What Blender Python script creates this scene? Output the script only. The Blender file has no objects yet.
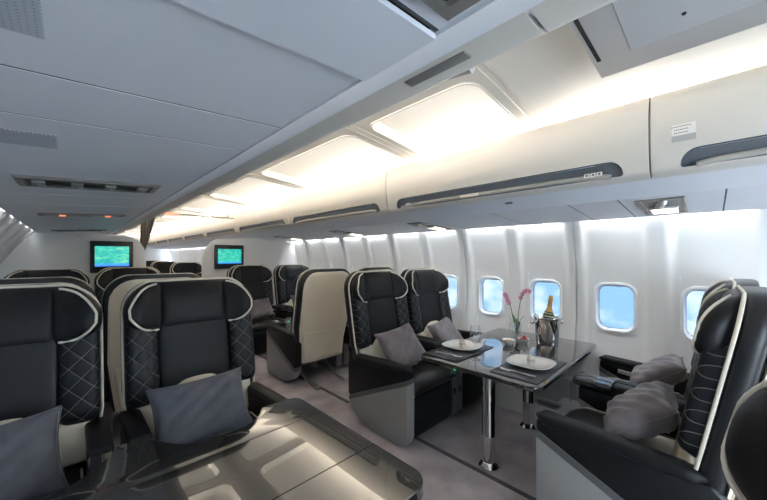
import bpy, bmesh, math, random
from mathutils import Vector, Matrix, Euler
random.seed(7)
sc = bpy.context.scene
C = bpy.context.collection
PI = math.pi

# ------------------------------------------------------------------ materials
def mat(name, col, rough=0.5, metal=0.0, spec=0.5, coat=0.0, coat_r=0.05, bump=None, sheen=0.0, var=None, emit=None, es=1.0):
    m = bpy.data.materials.new(name); m.use_nodes = True
    nt = m.node_tree; b = nt.nodes['Principled BSDF']
    b.inputs['Base Color'].default_value = (*col, 1)
    b.inputs['Roughness'].default_value = rough
    b.inputs['Metallic'].default_value = metal
    b.inputs['Specular IOR Level'].default_value = spec
    b.inputs['Coat Weight'].default_value = coat
    b.inputs['Coat Roughness'].default_value = coat_r
    if sheen:
        b.inputs['Sheen Weight'].default_value = sheen
        b.inputs['Sheen Roughness'].default_value = 0.4
    if emit:
        b.inputs['Emission Color'].default_value = (*emit, 1)
        b.inputs['Emission Strength'].default_value = es
    tc = nt.nodes.new('ShaderNodeTexCoord')
    if var:   # (scale, amount): soft wear/mottle in the colour
        n = nt.nodes.new('ShaderNodeTexNoise'); n.inputs['Scale'].default_value = var[0]; n.inputs['Detail'].default_value = 5
        mr = nt.nodes.new('ShaderNodeMapRange'); mr.inputs[1].default_value = .3; mr.inputs[2].default_value = .7
        mr.inputs[3].default_value = 1 - var[1]; mr.inputs[4].default_value = 1 + var[1]
        hs = nt.nodes.new('ShaderNodeHueSaturation'); hs.inputs['Color'].default_value = (*col, 1)
        nt.links.new(tc.outputs['Object'], n.inputs['Vector']); nt.links.new(n.outputs['Fac'], mr.inputs[0])
        nt.links.new(mr.outputs[0], hs.inputs['Value']); nt.links.new(hs.outputs[0], b.inputs['Base Color'])
    if bump:  # (scale, strength)
        n = nt.nodes.new('ShaderNodeTexNoise'); n.inputs['Scale'].default_value = bump[0]; n.inputs['Detail'].default_value = 3
        bp = nt.nodes.new('ShaderNodeBump'); bp.inputs['Strength'].default_value = bump[1]; bp.inputs['Distance'].default_value = 0.002
        nt.links.new(tc.outputs['Object'], n.inputs['Vector']); nt.links.new(n.outputs['Fac'], bp.inputs['Height'])
        nt.links.new(bp.outputs[0], b.inputs['Normal'])
    return m

def quilt_mat(name, col):
    m = mat(name, col, .46, spec=.3)
    nt = m.node_tree; b = nt.nodes['Principled BSDF']; L = nt.links.new
    tc = nt.nodes.new('ShaderNodeTexCoord'); sp = nt.nodes.new('ShaderNodeSeparateXYZ'); L(tc.outputs['Object'], sp.inputs[0])
    def mth(op, a, bb=None):
        n = nt.nodes.new('ShaderNodeMath'); n.operation = op
        for i, v in enumerate((a, bb)):
            if v is None: continue
            if isinstance(v, (int, float)): n.inputs[i].default_value = v
            else: L(v, n.inputs[i])
        return n.outputs[0]
    S = 11.5
    xs = mth('MULTIPLY', sp.outputs['X'], 1.05)
    def lines(v):
        t = mth('MULTIPLY', v, S); fr = mth('FRACT', t)
        return mth('ABSOLUTE', mth('SUBTRACT', fr, 0.5))       # 0.5 at the seam
    a = lines(mth('ADD', xs, sp.outputs['Z'])); c = lines(mth('SUBTRACT', xs, sp.outputs['Z']))
    mx = mth('MAXIMUM', a, c)
    st = nt.nodes.new('ShaderNodeMapRange'); st.interpolation_type = 'SMOOTHSTEP'
    st.inputs[1].default_value = .468; st.inputs[2].default_value = .49; L(mx, st.inputs[0])
    mixc = nt.nodes.new('ShaderNodeMix'); mixc.data_type = 'RGBA'
    mixc.inputs[6].default_value = (*col, 1); mixc.inputs[7].default_value = (.17, .16, .15, 1)
    L(mth('MULTIPLY', st.outputs[0], .8), mixc.inputs[0]); L(mixc.outputs[2], b.inputs['Base Color'])
    hgt = mth('SUBTRACT', 1.0, mth('POWER', mth('MULTIPLY', mx, 2.0), 3.0))
    bp = nt.nodes.new('ShaderNodeBump'); bp.inputs['Strength'].default_value = .6; bp.inputs['Distance'].default_value = .0045
    L(hgt, bp.inputs['Height']); L(bp.outputs[0], b.inputs['Normal'])
    return m

M = {}
LEATHER = (.0072, .0075, .0092)
M['leather'] = mat('black_leather', LEATHER, .45, spec=.28, bump=(90, .25))
M['leather_seat'] = mat('black_seat_leather', (.0085, .008, .0088), .38, spec=.5, bump=(60, .3))
M['quilt'] = quilt_mat('quilted_leather', (.0075, .0082, .011))
M['shell_black'] = mat('black_shell', (.008, .0085, .011), .38, spec=.5)
M['cream'] = mat('cream_leather', (.74, .67, .545), .5, spec=.35, bump=(40, .12), var=(6, .04))
M['piping'] = mat('cream_piping', (.72, .66, .55), .5)
M['seat_grey'] = mat('grey_seat_shell', (.27, .265, .26), .4, spec=.5, bump=(300, .1))
M['band_grey'] = mat('charcoal_band', (.10, .10, .102), .35)
M['console_grey'] = mat('console_grey', (.22, .22, .225), .45)
M['dark_plastic'] = mat('dark_plastic', (.02, .02, .022), .4)
M['arm_gloss'] = mat('gloss_armrest_top', (.02, .021, .026), .12, spec=.6, coat=.6)
M['steel'] = mat('brushed_steel', (.72, .71, .7), .38, metal=1)
M['chrome'] = mat('chrome', (.80, .79, .78), .06, metal=1)
M['pillow_slate'] = mat('slate_satin', (.085, .088, .108), .55, sheen=.25, bump=(140, .3), var=(25, .12))
M['pillow_mauve'] = mat('mauve_satin', (.16, .137, .143), .5, sheen=.25, bump=(140, .3), var=(25, .12))
M['wall'] = mat('white_wall_panel', (.76, .755, .745), .45, spec=.35)
M['bin'] = mat('ivory_bin_plastic', (.64, .605, .55), .42, spec=.4)
M['psu'] = mat('blue_grey_panel', (.69, .71, .76), .5, spec=.3)
M['cove'] = mat('ivory_ceiling_panel', (.78, .745, .68), .55, spec=.25)
M['frame_ivory'] = mat('ivory_ceiling_frame', (.70, .655, .585), .5, spec=.3)
M['box_grey'] = mat('grey_ceiling_box', (.46, .46, .46), .5)
M['slate'] = mat('slate_plastic', (.11, .125, .145), .45)
M['lip'] = mat('taupe_handle', (.40, .38, .35), .4)
M['dado'] = mat('grey_dado', (.52, .515, .51), .55)
M['grille'] = mat('dark_grille', (.06, .06, .065), .5)
M['glow_panel'] = mat('ceiling_panel_added_glow', (.80, .765, .70), .55, spec=.2, emit=(1.0, .90, .74), es=.11)  # even warm glow added to evenly brighten the cove panels, which are no lamps
M['gasket'] = mat('grey_gasket', (.10, .105, .115), .8, spec=.1)
M['latch'] = mat('taupe_latch', (.20, .19, .18), .5)
M['gap'] = mat('black_gap', (.01, .01, .01), .8)
M['unit_bezel'] = mat('bronze_bezel', (.20, .185, .17), .4)
M['unit_dark'] = mat('dark_bronze_metal', (.07, .065, .06), .35, metal=.4)
M['unit_mid'] = mat('grey_fitting', (.20, .195, .19), .4)
M['lens'] = mat('reading_lens', (.8, .75, .7), .3, emit=(1, .86, .72), es=1.2)
M['sign_red'] = mat('red_lit_sign', (.5, .05, .03), .4, emit=(1, .16, .08), es=1.0)
M['sign_orange'] = mat('orange_lit_sign', (.6, .15, .08), .4, emit=(1, .30, .16), es=.3)
M['green_led'] = mat('green_led', (0, .3, .1), .4, emit=(.05, 1, .35), es=1.5)
M['partition'] = mat('white_partition', (.72, .715, .71), .5, spec=.3)
M['bezel'] = mat('black_bezel', (.018, .018, .02), .3)
M['curtain'] = mat('brown_curtain', (.36, .31, .28), .8, sheen=.2, var=(30, .1))
M['porcelain'] = mat('white_porcelain', (.80, .78, .73), .18, spec=.5)
M['mat_black'] = mat('black_place_mat', (.03, .03, .036), .4, bump=(250, .3))
M['linen'] = mat('beige_napkin', (.60, .54, .45), .8, bump=(400, .3))
M['leaf'] = mat('leaf_green', (.045, .13, .03), .4)
M['stem'] = mat('stem_green', (.10, .16, .05), .5)
M['petal'] = mat('pink_petal', (.62, .22, .36), .5, var=(60, .25))
M['petal_core'] = mat('magenta_petal', (.45, .03, .16), .5)
M['berry'] = mat('red_berry', (.50, .022, .015), .3, bump=(300, .4))
M['bottle'] = mat('dark_green_bottle', (.012, .03, .014), .06, spec=.6)
M['foil'] = mat('gold_foil', (.62, .36, .13), .35, metal=.8, bump=(120, .6))
M['label_paper'] = mat('cream_label', (.65, .58, .40), .6)
M['sticker'] = mat('white_sticker', (.78, .76, .72), .5)
M['sticker_grey'] = mat('grey_sticker', (.42, .41, .40), .5)
M['ink'] = mat('dark_ink', (.15, .14, .13), .6)
M['track'] = mat('seat_track_cover', (.08, .075, .08), .5)
M['frame_white'] = mat('white_window_frame', (.82, .82, .82), .35)

# lacquered table: very dark, clear-coated, faint grain
def table_mat():
    m = mat('lacquered_dark_veneer', (.05, .047, .047), .12, spec=.7, coat=1.0, coat_r=.02)
    nt = m.node_tree; b = nt.nodes['Principled BSDF']; L = nt.links.new
    tc = nt.nodes.new('ShaderNodeTexCoord'); mp = nt.nodes.new('ShaderNodeMapping'); mp.inputs['Scale'].default_value = (3, 60, 60)
    n = nt.nodes.new('ShaderNodeTexNoise'); n.inputs['Scale'].default_value = 2; n.inputs['Detail'].default_value = 6
    cr = nt.nodes.new('ShaderNodeValToRGB'); cr.color_ramp.elements[0].color = (.014, .0135, .014, 1); cr.color_ramp.elements[1].color = (.028, .026, .025, 1)
    L(tc.outputs['Object'], mp.inputs[0]); L(mp.outputs[0], n.inputs['Vector']); L(n.outputs['Fac'], cr.inputs[0]); L(cr.outputs[0], b.inputs['Base Color'])
    return m
M['table'] = table_mat(); M['table'].node_tree.nodes['Principled BSDF'].inputs['Coat IOR'].default_value = 1.85

def carpet_mat():
    m = mat('mauve_grey_carpet', (.2, .18, .19), .95, spec=.1)
    nt = m.node_tree; b = nt.nodes['Principled BSDF']; L = nt.links.new
    tc = nt.nodes.new('ShaderNodeTexCoord')
    n = nt.nodes.new('ShaderNodeTexNoise'); n.inputs['Scale'].default_value = 4.5; n.inputs['Detail'].default_value = 6
    n2 = nt.nodes.new('ShaderNodeTexNoise'); n2.inputs['Scale'].default_value = 260
    cr = nt.nodes.new('ShaderNodeValToRGB'); cr.color_ramp.elements[0].position = .35; cr.color_ramp.elements[1].position = .68
    cr.color_ramp.elements[0].color = (.36, .32, .335, 1); cr.color_ramp.elements[1].color = (.53, .475, .495, 1)
    bp = nt.nodes.new('ShaderNodeBump'); bp.inputs['Strength'].default_value = .5; bp.inputs['Distance'].default_value = .004
    L(tc.outputs['Object'], n.inputs['Vector']); L(tc.outputs['Object'], n2.inputs['Vector']); L(n.outputs['Fac'], cr.inputs[0]); L(cr.outputs[0], b.inputs['Base Color'])
    L(n2.outputs['Fac'], bp.inputs['Height']); L(bp.outputs[0], b.inputs['Normal'])
    return m
M['carpet'] = carpet_mat()

SKY, PT = 6.5, (.041, .052, .066)          # daylight raised for interior fill; dark pane tint added to offset it
def glass_mat(name, tint, gloss):
    m = bpy.data.materials.new(name); m.use_nodes = True
    nt = m.node_tree; nt.nodes.clear(); L = nt.links.new
    o = nt.nodes.new('ShaderNodeOutputMaterial'); t = nt.nodes.new('ShaderNodeBsdfTransparent'); g = nt.nodes.new('ShaderNodeBsdfGlossy')
    lw = nt.nodes.new('ShaderNodeLayerWeight'); lw.inputs[0].default_value = .5
    pw = nt.nodes.new('ShaderNodeMath'); pw.operation = 'POWER'; pw.inputs[1].default_value = 4; L(lw.outputs['Facing'], pw.inputs[0])
    f = nt.nodes.new('ShaderNodeMath'); f.operation = 'ADD'; f.inputs[1].default_value = .035; L(pw.outputs[0], f.inputs[0]); f.use_clamp = True; mx = nt.nodes.new('ShaderNodeMixShader')
    t.inputs[0].default_value = (*tint, 1); g.inputs['Roughness'].default_value = .02
    ml = nt.nodes.new('ShaderNodeMath'); ml.operation = 'MULTIPLY'; ml.inputs[1].default_value = gloss; ml.use_clamp = True
    L(f.outputs[0], ml.inputs[0]); L(ml.outputs[0], mx.inputs[0]); L(t.outputs[0], mx.inputs[1]); L(g.outputs[0], mx.inputs[2]); L(mx.outputs[0], o.inputs[0])
    return m
M['pane'] = glass_mat('window_acrylic', PT, .6)
M['crystal'] = glass_mat('crystal_glass', (.985, .987, .99), 1.0)

def screen_mat(name, seed):
    m = bpy.data.materials.new(name); m.use_nodes = True
    nt = m.node_tree; b = nt.nodes['Principled BSDF']; L = nt.links.new
    b.inputs['Base Color'].default_value = (.01, .01, .01, 1); b.inputs['Roughness'].default_value = .2
    tc = nt.nodes.new('ShaderNodeTexCoord'); mp = nt.nodes.new('ShaderNodeMapping'); mp.inputs['Scale'].default_value = (14, 1, 26); mp.inputs['Location'].default_value = (seed, 0, seed)
    n = nt.nodes.new('ShaderNodeTexNoise'); n.inputs['Scale'].default_value = 1; n.inputs['Detail'].default_value = 5; n.inputs['Distortion'].default_value = .8
    cr = nt.nodes.new('ShaderNodeValToRGB'); e = cr.color_ramp.elements
    e[0].position = .35; e[0].color = (.005, .20, .22, 1); e[1].position = .7; e[1].color = (.15, .42, .22, 1)
    k = e.new(.52); k.color = (.01, .33, .25, 1)
    sp = nt.nodes.new('ShaderNodeSeparateXYZ'); mr = nt.nodes.new('ShaderNodeMapRange'); mr.inputs[1].default_value = -.07; mr.inputs[2].default_value = -.10
    mx = nt.nodes.new('ShaderNodeMix'); mx.data_type = 'RGBA'; mx.inputs[7].default_value = (.03, .16, .62, 1)
    L(tc.outputs['Object'], mp.inputs[0]); L(mp.outputs[0], n.inputs['Vector']); L(n.outputs['Fac'], cr.inputs[0])
    L(tc.outputs['Object'], sp.inputs[0]); L(sp.outputs['Z'], mr.inputs[0]); L(mr.outputs[0], mx.inputs[0]); L(cr.outputs[0], mx.inputs[6])
    L(mx.outputs[2], b.inputs['Emission Color']); b.inputs['Emission Strength'].default_value = .6
    return m

# ------------------------------------------------------------------ mesh helpers
def obj(name, bm, m, parent=None, sharp=35, loc=None, rot=None):
    me = bpy.data.meshes.new(name)
    bmesh.ops.recalc_face_normals(bm, faces=bm.faces)
    bm.to_mesh(me); bm.free()
    for p in me.polygons: p.use_smooth = True
    me.set_sharp_from_angle(angle=math.radians(sharp))
    for mm in (m if isinstance(m, (list, tuple)) else [m]): me.materials.append(mm)
    o = bpy.data.objects.new(name, me); C.objects.link(o)
    if parent: o.parent = parent
    if loc: o.location = loc
    if rot: o.rotation_euler = rot
    return o

def thing(name, label, cat, loc=(0, 0, 0), rot=(0, 0, 0), group=None):
    o = bpy.data.objects.new(name, None); C.objects.link(o)
    o.empty_display_size = .1
    o.location = loc; o.rotation_euler = rot
    return tag(o, label, cat, group)

def tag(o, label, cat, group=None):
    o['label'] = label; o['category'] = cat
    if group: o['group'] = group
    return o

def struct(o):
    o['kind'] = 'structure'; return o

def copy_tree(o):
    c = o.copy(); C.objects.link(c)
    for ch in KIDS.get(o.name, []): copy_tree2(ch, c)
    return c
KIDS = {}
def copy_tree2(o, parent):
    c = o.copy(); C.objects.link(c); c.parent = parent
    for ch in KIDS.get(o.name, []): copy_tree2(ch, c)
def index_kids():
    KIDS.clear()
    for o in bpy.data.objects:
        if o.parent: KIDS.setdefault(o.parent.name, []).append(o)

def rbox(bm, c, s, r=.01, seg=3, rot=None):
    ret = bmesh.ops.create_cube(bm, size=1)
    vs = ret['verts']
    bmesh.ops.scale(bm, vec=s, verts=vs)
    if r > 0:
        es = list({e for v in vs for e in v.link_edges})
        rr = bmesh.ops.bevel(bm, geom=es, offset=min(r, min(s) * .49), segments=seg, affect='EDGES', profile=.5)
        vs = list({v for f in rr['faces'] for v in f.verts} | {v for v in vs if v.is_valid})
        # gather the whole island
        seen = set(vs); st = list(vs)
        while st:
            v = st.pop()
            for e in v.link_edges:
                w = e.other_vert(v)
                if w not in seen: seen.add(w); st.append(w)
        vs = list(seen)
    if rot: bmesh.ops.rotate(bm, cent=(0, 0, 0), matrix=Euler(rot).to_matrix(), verts=vs)
    bmesh.ops.translate(bm, vec=c, verts=vs)
    return vs

def tube(bm, pts, r, seg=8, closed=False, caps=True):
    P = [Vector(p) for p in pts]; n = len(P); rings = []
    up = None
    for i, p in enumerate(P):
        a = P[(i - 1) % n] if (closed or i > 0) else P[i]
        b = P[(i + 1) % n] if (closed or i < n - 1) else P[i]
        t = (b - a).normalized()
        if up is None:
            up = t.orthogonal().normalized()
        up = (up - t * up.dot(t))
        up = up.normalized() if up.length > 1e-6 else t.orthogonal().normalized()
        s = t.cross(up)
        rr = r[i] if isinstance(r, (list, tuple)) else r
        rings.append([bm.verts.new(p + (up * math.cos(k * 2 * PI / seg) + s * math.sin(k * 2 * PI / seg)) * rr) for k in range(seg)])
    for i in range(n if closed else n - 1):
        A, B = rings[i], rings[(i + 1) % n]
        for k in range(seg): bm.faces.new((A[k], A[(k + 1) % seg], B[(k + 1) % seg], B[k]))
    if caps and not closed:
        bm.faces.new(rings[0]); bm.faces.new(rings[-1])

def stack(bm, rings, caps=(True, True)):
    V = [[bm.verts.new(p) for p in r] for r in rings]
    for A, B in zip(V, V[1:]):
        n = len(A)
        for k in range(n): bm.faces.new((A[k], A[(k + 1) % n], B[(k + 1) % n], B[k]))
    if caps[0]: bm.faces.new(V[0])
    if caps[1]: bm.faces.new(V[-1])
    return V

def lathe(bm, prof, seg=24, c=(0, 0, 0)):
    rings = [[(c[0] + r * math.cos(2 * PI * k / seg), c[1] + r * math.sin(2 * PI * k / seg), c[2] + z) for k in range(seg)] for r, z in prof]
    stack(bm, rings, (prof[0][0] > 1e-5, prof[-1][0] > 1e-5))

def prism(bm, pts, x0, x1, bev=.006, seg=2):
    """polygon in (y,z) extruded along x"""
    a = [bm.verts.new((x0, y, z)) for y, z in pts]; f = bm.faces.new(a)
    ex = bmesh.ops.extrude_face_region(bm, geom=[f]); nv = [g for g in ex['geom'] if isinstance(g, bmesh.types.BMVert)]
    bmesh.ops.translate(bm, vec=(x1 - x0, 0, 0), verts=nv)
    if bev:
        vs = set(a) | set(nv)
        es = [e for e in bm.edges if e.verts[0] in vs and e.verts[1] in vs]
        bmesh.ops.bevel(bm, geom=es, offset=bev, segments=seg, affect='EDGES', profile=.5)

def sup(n, k, seg):
    """unit superellipse point k of seg, exponent n"""
    a = 2 * PI * k / seg; c, s = math.cos(a), math.sin(a)
    return (math.copysign(abs(c) ** (2 / n), c), math.copysign(abs(s) ** (2 / n), s))

def round_rect(x0, x1, z0, z1, rr, seg=6):
    """counter-clockwise outline; rr = radius or 4 radii (br, tr, tl, bl)"""
    if not isinstance(rr, (list, tuple)): rr = [rr] * 4
    out = []
    for (cx, cz, a0, r) in ((x1 - rr[0], z0 + rr[0], -PI / 2, rr[0]), (x1 - rr[1], z1 - rr[1], 0, rr[1]), (x0 + rr[2], z1 - rr[2], PI / 2, rr[2]), (x0 + rr[3], z0 + rr[3], PI, rr[3])):
        for k in range(seg + 1): out.append((cx + r * math.cos(a0 + PI / 2 * k / seg), cz + r * math.sin(a0 + PI / 2 * k / seg)))
    # densify the straight runs
    den = []
    for i, p in enumerate(out):
        q = out[(i + 1) % len(out)]; d = math.dist(p, q); n = max(1, int(d / .06))
        for k in range(n): den.append((p[0] + (q[0] - p[0]) * k / n, p[1] + (q[1] - p[1]) * k / n))
    return den

def ring_cell(bm, rect, hole, f, steps=5):
    """faces between a rectangle and a hole outline, points mapped by f(a,b)"""
    a0, a1, b0, b1 = rect
    ha0, ha1 = min(p[0] for p in hole), max(p[0] for p in hole); hb0, hb1 = min(p[1] for p in hole), max(p[1] for p in hole)
    n = len(hole); outer = []
    for (a, b) in hole:
        u = (a - ha0) / (ha1 - ha0) * 2 - 1; v = (b - hb0) / (hb1 - hb0) * 2 - 1
        m = max(abs(u), abs(v)); u, v = u / m, v / m
        outer.append([a0 + (u + 1) / 2 * (a1 - a0), b0 + (v + 1) / 2 * (b1 - b0)])
    for cx, cz in ((a0, b0), (a1, b0), (a1, b1), (a0, b1)):
        k = min(range(n), key=lambda i: math.dist(outer[i], (cx, cz))); outer[k] = [cx, cz]
    rows = []
    for s in range(steps + 1):
        t = s / steps
        rows.append([bm.verts.new(f(h[0] + (o[0] - h[0]) * t, h[1] + (o[1] - h[1]) * t)) for h, o in zip(hole, outer)])
    for A, B in zip(rows, rows[1:]):
        for k in range(n): bm.faces.new((A[k], A[(k + 1) % n], B[(k + 1) % n], B[k]))
    ring_cell.outer = [tuple(v.co) for v in rows[-1]]
    return rows[0]

def grid(bm, a, b, f):
    V = [[bm.verts.new(f(x, y)) for y in b] for x in a]
    for i in range(len(a) - 1):
        for j in range(len(b) - 1): bm.faces.new((V[i][j], V[i + 1][j], V[i + 1][j + 1], V[i][j + 1]))
    return V
def lin(a, b, n): return [a + (b - a) * i / n for i in range(n + 1)]

# ------------------------------------------------------------------ shell of the cabin
Y0, Y1, YP = -1.535, 15.815, 5.3
YV = -3.2                                   # aft end of the added entrance area behind the seats
MX = 2.56                                  # x of one side mirrors to MX - x
WX, WL = 3.02, -.63                        # widest points of the two walls
PITCH = .513; W0 = .010                    # window spacing and phase

def panel_bump(y):
    """relief of the sidewall panels: pilaster between the two windows of a panel, raised edges and a groove at joints"""
    t = (y - W0) / PITCH
    k = math.floor(t + .5); u = t - k                          # -.5..5 around the window centre
    joint = (k % 2 == 1 and u > 0) or (k % 2 == 0 and u < 0)   # joints at W0 + PITCH*(odd+.5)
    e = .5 - abs(u)
    def sm(x): x = max(0, min(1, x)); return x * x * (3 - 2 * x)
    h = .019 * sm((.17 - e) / .07)
    if joint and e < .013: h -= .016
    return h

def wall_x(z, y, side):
    lean = .321 if side > 0 else .68
    base = (z - .95) ** 2 * (lean if z > .95 else .321)
    fade = min(1, max(0, (1.66 - z) / .25))
    o = base + panel_bump(y) * (.35 + .65 * fade)
    return WX - o if side > 0 else WL + o + panel_bump(y) * 1.2

def build_wall(side):
    nm = 'wall_right' if side > 0 else 'wall_left'
    bm = bmesh.new()
    f = lambda y, z: (wall_x(z, y, side), y, z)
    k0, k1 = int((Y0 - W0) / PITCH) - 0, int((Y1 - W0) / PITCH)
    zc, hw, hh = .936, .122, .178
    wins = []
    for k in range(k0, k1 + 1):
        yc = W0 + k * PITCH; a0, a1 = yc - PITCH / 2, yc + PITCH / 2
        ys = [a0, a0 + .004, a0 + .0075, a0 + .013, a0 + .03, a0 + .05, a0 + .07, a0 + .09, a0 + .12, a0 + .18, yc, a1 - .18, a1 - .12, a1 - .09, a1 - .07, a1 - .05, a1 - .03, a1 - .013, a1 - .0075, a1 - .004, a1]
        grid(bm, ys, lin(0, .66, 5), f); grid(bm, ys, lin(1.21, 1.68, 6), f)
        has = (-1.2 < yc < YP) if side < 0 else (-1.2 < yc < 13)
        if has:
            hole = round_rect(yc - hw, yc + hw, zc - hh, zc + hh, .075, 6)
            inner_rect = (a0 + .12, a1 - .12, .66, 1.21)
            inner = round_rect(yc - hw - .018, yc + hw + .018, zc - hh - .018, zc + hh + .018, .09, 6)
            # side strips keep the pilaster relief, the middle carries the hole
            grid(bm, ys[:9], lin(.66, 1.21, 6), f); grid(bm, ys[12:], lin(.66, 1.21, 6), f)
            ring_cell(bm, inner_rect, hole, f, 4)
            wins.append((k, yc))
        else:
            grid(bm, ys, lin(.66, 1.21, 6), f)
    bmesh.ops.remove_doubles(bm, verts=bm.verts, dist=.0004)
    w = struct(obj(nm, bm, M['wall'], sharp=50))
    return wins, zc, hw, hh

WN = [0]; tn = [0]
def build_windows(side, wins, zc, hw, hh):
    sg = 1 if side > 0 else -1
    first = None
    for k, yc in wins:
        WN[0] += 1
        # reveal ring, outer white lip and glazing are one frame mesh; pane is a part
        bm = bmesh.new()
        def P(dy, dz, dx, sc_=0.0):
            return (wall_x(zc + dz, 0.0, side) * 0 + (WX - (dz - .014) ** 2 * .321 if side > 0 else WL + (dz - .014) ** 2 * .4) + sg * dx, dy, zc + dz)
        rr = []
        for (grow, dx, r) in ((.016, -.001, .09), (.014, -.008, .088), (.002, -.010, .077), (-.002, .0, .073), (-.006, .030, .068), (-.010, .033, .064), (-.012, .060, .06)):
            base = round_rect(-hw, hw, zc - hh, zc + hh, .075, 6)
            ring = []
            for a, b in base:
                da = a / hw; db = (b - zc) / hh
                ring.append(P(a + grow * da, (b - zc) + grow * db, dx))
            rr.append(ring)
        stack(bm, rr, (False, False))
        nm = 'window_%d' % WN[0]
        w = struct(obj(nm, bm, M['frame_white'], sharp=40, loc=(0, yc, 0)))
        bm = bmesh.new()
        base = round_rect(-hw + .005, hw - .005, zc - hh + .005, zc + hh - .005, .068, 6)
        bm.faces.new([bm.verts.new(P(a, b - zc, .040)) for a, b in base])
        p = obj('pane', bm, M['pane'], w)
        # drawn-up shade edge at the top of the opening
        bm = bmesh.new()
        x = (WX if side > 0 else WL) + sg * .035
        rbox(bm, (x - sg * .006, 0, zc + hh - .012), (.008, 2 * hw - .05, .014), .003, 2)
        obj('shade_edge', bm, M['frame_white'], w)

for side in (1, -1):
    wins, zc, hw, hh = build_wall(side)
    build_windows(side, wins, zc, hw, hh)

# floor
bm = bmesh.new(); grid(bm, lin(WL - .05, WX + .05, 8), lin(YV, Y1, 30), lambda x, y: (x, y, 0))
struct(obj('floor', bm, M['carpet']))
# end walls
for nm, y in (('wall_back', YV - .03), ('wall_front', Y1 + .03)):
    bm = bmesh.new(); rbox(bm, ((WL + WX) / 2, y, 1.15), (WX - WL + .5, .06, 2.4), 0); struct(obj(nm, bm, M['partition']))

# dado boxes along the foot of both walls, with a heating grille by the laid table
for nm, side in (('baseboard_right', 1), ('baseboard_left', -1)):
    bm = bmesh.new()
    pts = [(2.80, 0), (2.83, .30), (2.845, .345), (2.875, .36), (3.0, .362), (3.0, 0)]
    if side < 0: pts = [(2.46 - x, z) for x, z in pts]
    y0 = Y0; segs = [Y0] + [W0 + PITCH * (k + .5) for k in range(-5, 30, 2) if Y0 < W0 + PITCH * (k + .5) < Y1] + [Y1]
    for a, b in zip(segs, segs[1:]):
        A = [bm.verts.new((x, a + .003, z)) for x, z in pts]; B = [bm.verts.new((x, b - .003, z)) for x, z in pts]
        for k in range(len(pts)): bm.faces.new((A[k], A[(k + 1) % 6], B[(k + 1) % 6], B[k]))
        bm.faces.new(A); bm.faces.new(B)
    struct(obj(nm, bm, M['dado'], sharp=25))
def vent(yc, label):
    t = thing('heating_vent', label, 'vent', (2.802, yc, .10))
    t.rotation_euler = (0, math.radians(5.7), 0)
    bm = bmesh.new(); rbox(bm, (-.004, 0, 0), (.016, .24, .10), .004); obj('frame', bm, M['dado'], t)
    bm = bmesh.new()
    for k in range(5): rbox(bm, (-.013, 0, -.028 + k * .014), (.006, .195, .0075), .002, 1)
    obj('slat_grille', bm, M['grille'], t)
vent(.92, 'dark slotted heating vent low on the wall below the laid table')

# seat tracks in the carpet
for x, lab in ((1.81, 'dark seat track strip in the carpet along the aisle side of the laid table'), (.66, 'dark seat track strip in the carpet under the bare table')):
    bm = bmesh.new(); rbox(bm, (x, 2.0, .001), (.032, 8.0, .006), .002, 1)
    tn[0] += 1; struct(obj('trim_%d' % tn[0], bm, M['track']))

# ------------------------------------------------------------------ bins
BIN_J = [.2 + (i - 2) * 1.735 for i in range(12)]   # ... -1.535, .2, 1.935 ...
DOOR_K = [(2.055, 1.712), (2.010, 1.713), (1.975, 1.717), (1.955, 1.728), (1.942, 1.75), (1.930, 1.79), (1.920, 1.85), (1.915, 1.92), (1.916, 1.98), (1.924, 2.03), (1.945, 2.068), (1.985, 2.095), (2.05, 2.10), (2.2, 2.06)]
def smooth(P, n=4):
    out = []
    for i in range(len(P) - 1):
        a, b, c, d = (Vector(P[max(0, min(len(P) - 1, k))]) for k in (i - 1, i, i + 1, i + 2))
        for j in range(n):
            t = j / n
            out.append(tuple(.5 * (2 * b + (c - a) * t + (2 * a - 5 * b + 4 * c - d) * t * t + (3 * b - a - 3 * c + d) * t ** 3)))
    return out + [tuple(P[-1])]
DOOR = smooth(DOOR_K)
IA = next(i for i, p in enumerate(DOOR) if abs(p[1] - 1.728) < 1e-6); IB = next(i for i, p in enumerate(DOOR) if abs(p[1] - 2.03) < 1e-6)
def door_x(z):
    P = DOOR[IA:IB + 1]
    if z <= P[0][1]: return P[0][0]
    for (xa, za), (xb, zb) in zip(P, P[1:]):
        if z <= zb: return xa + (xb - xa) * (z - za) / (zb - za)
    return P[-1][0]
def S(x, side): return x if side > 0 else MX - x

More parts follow.
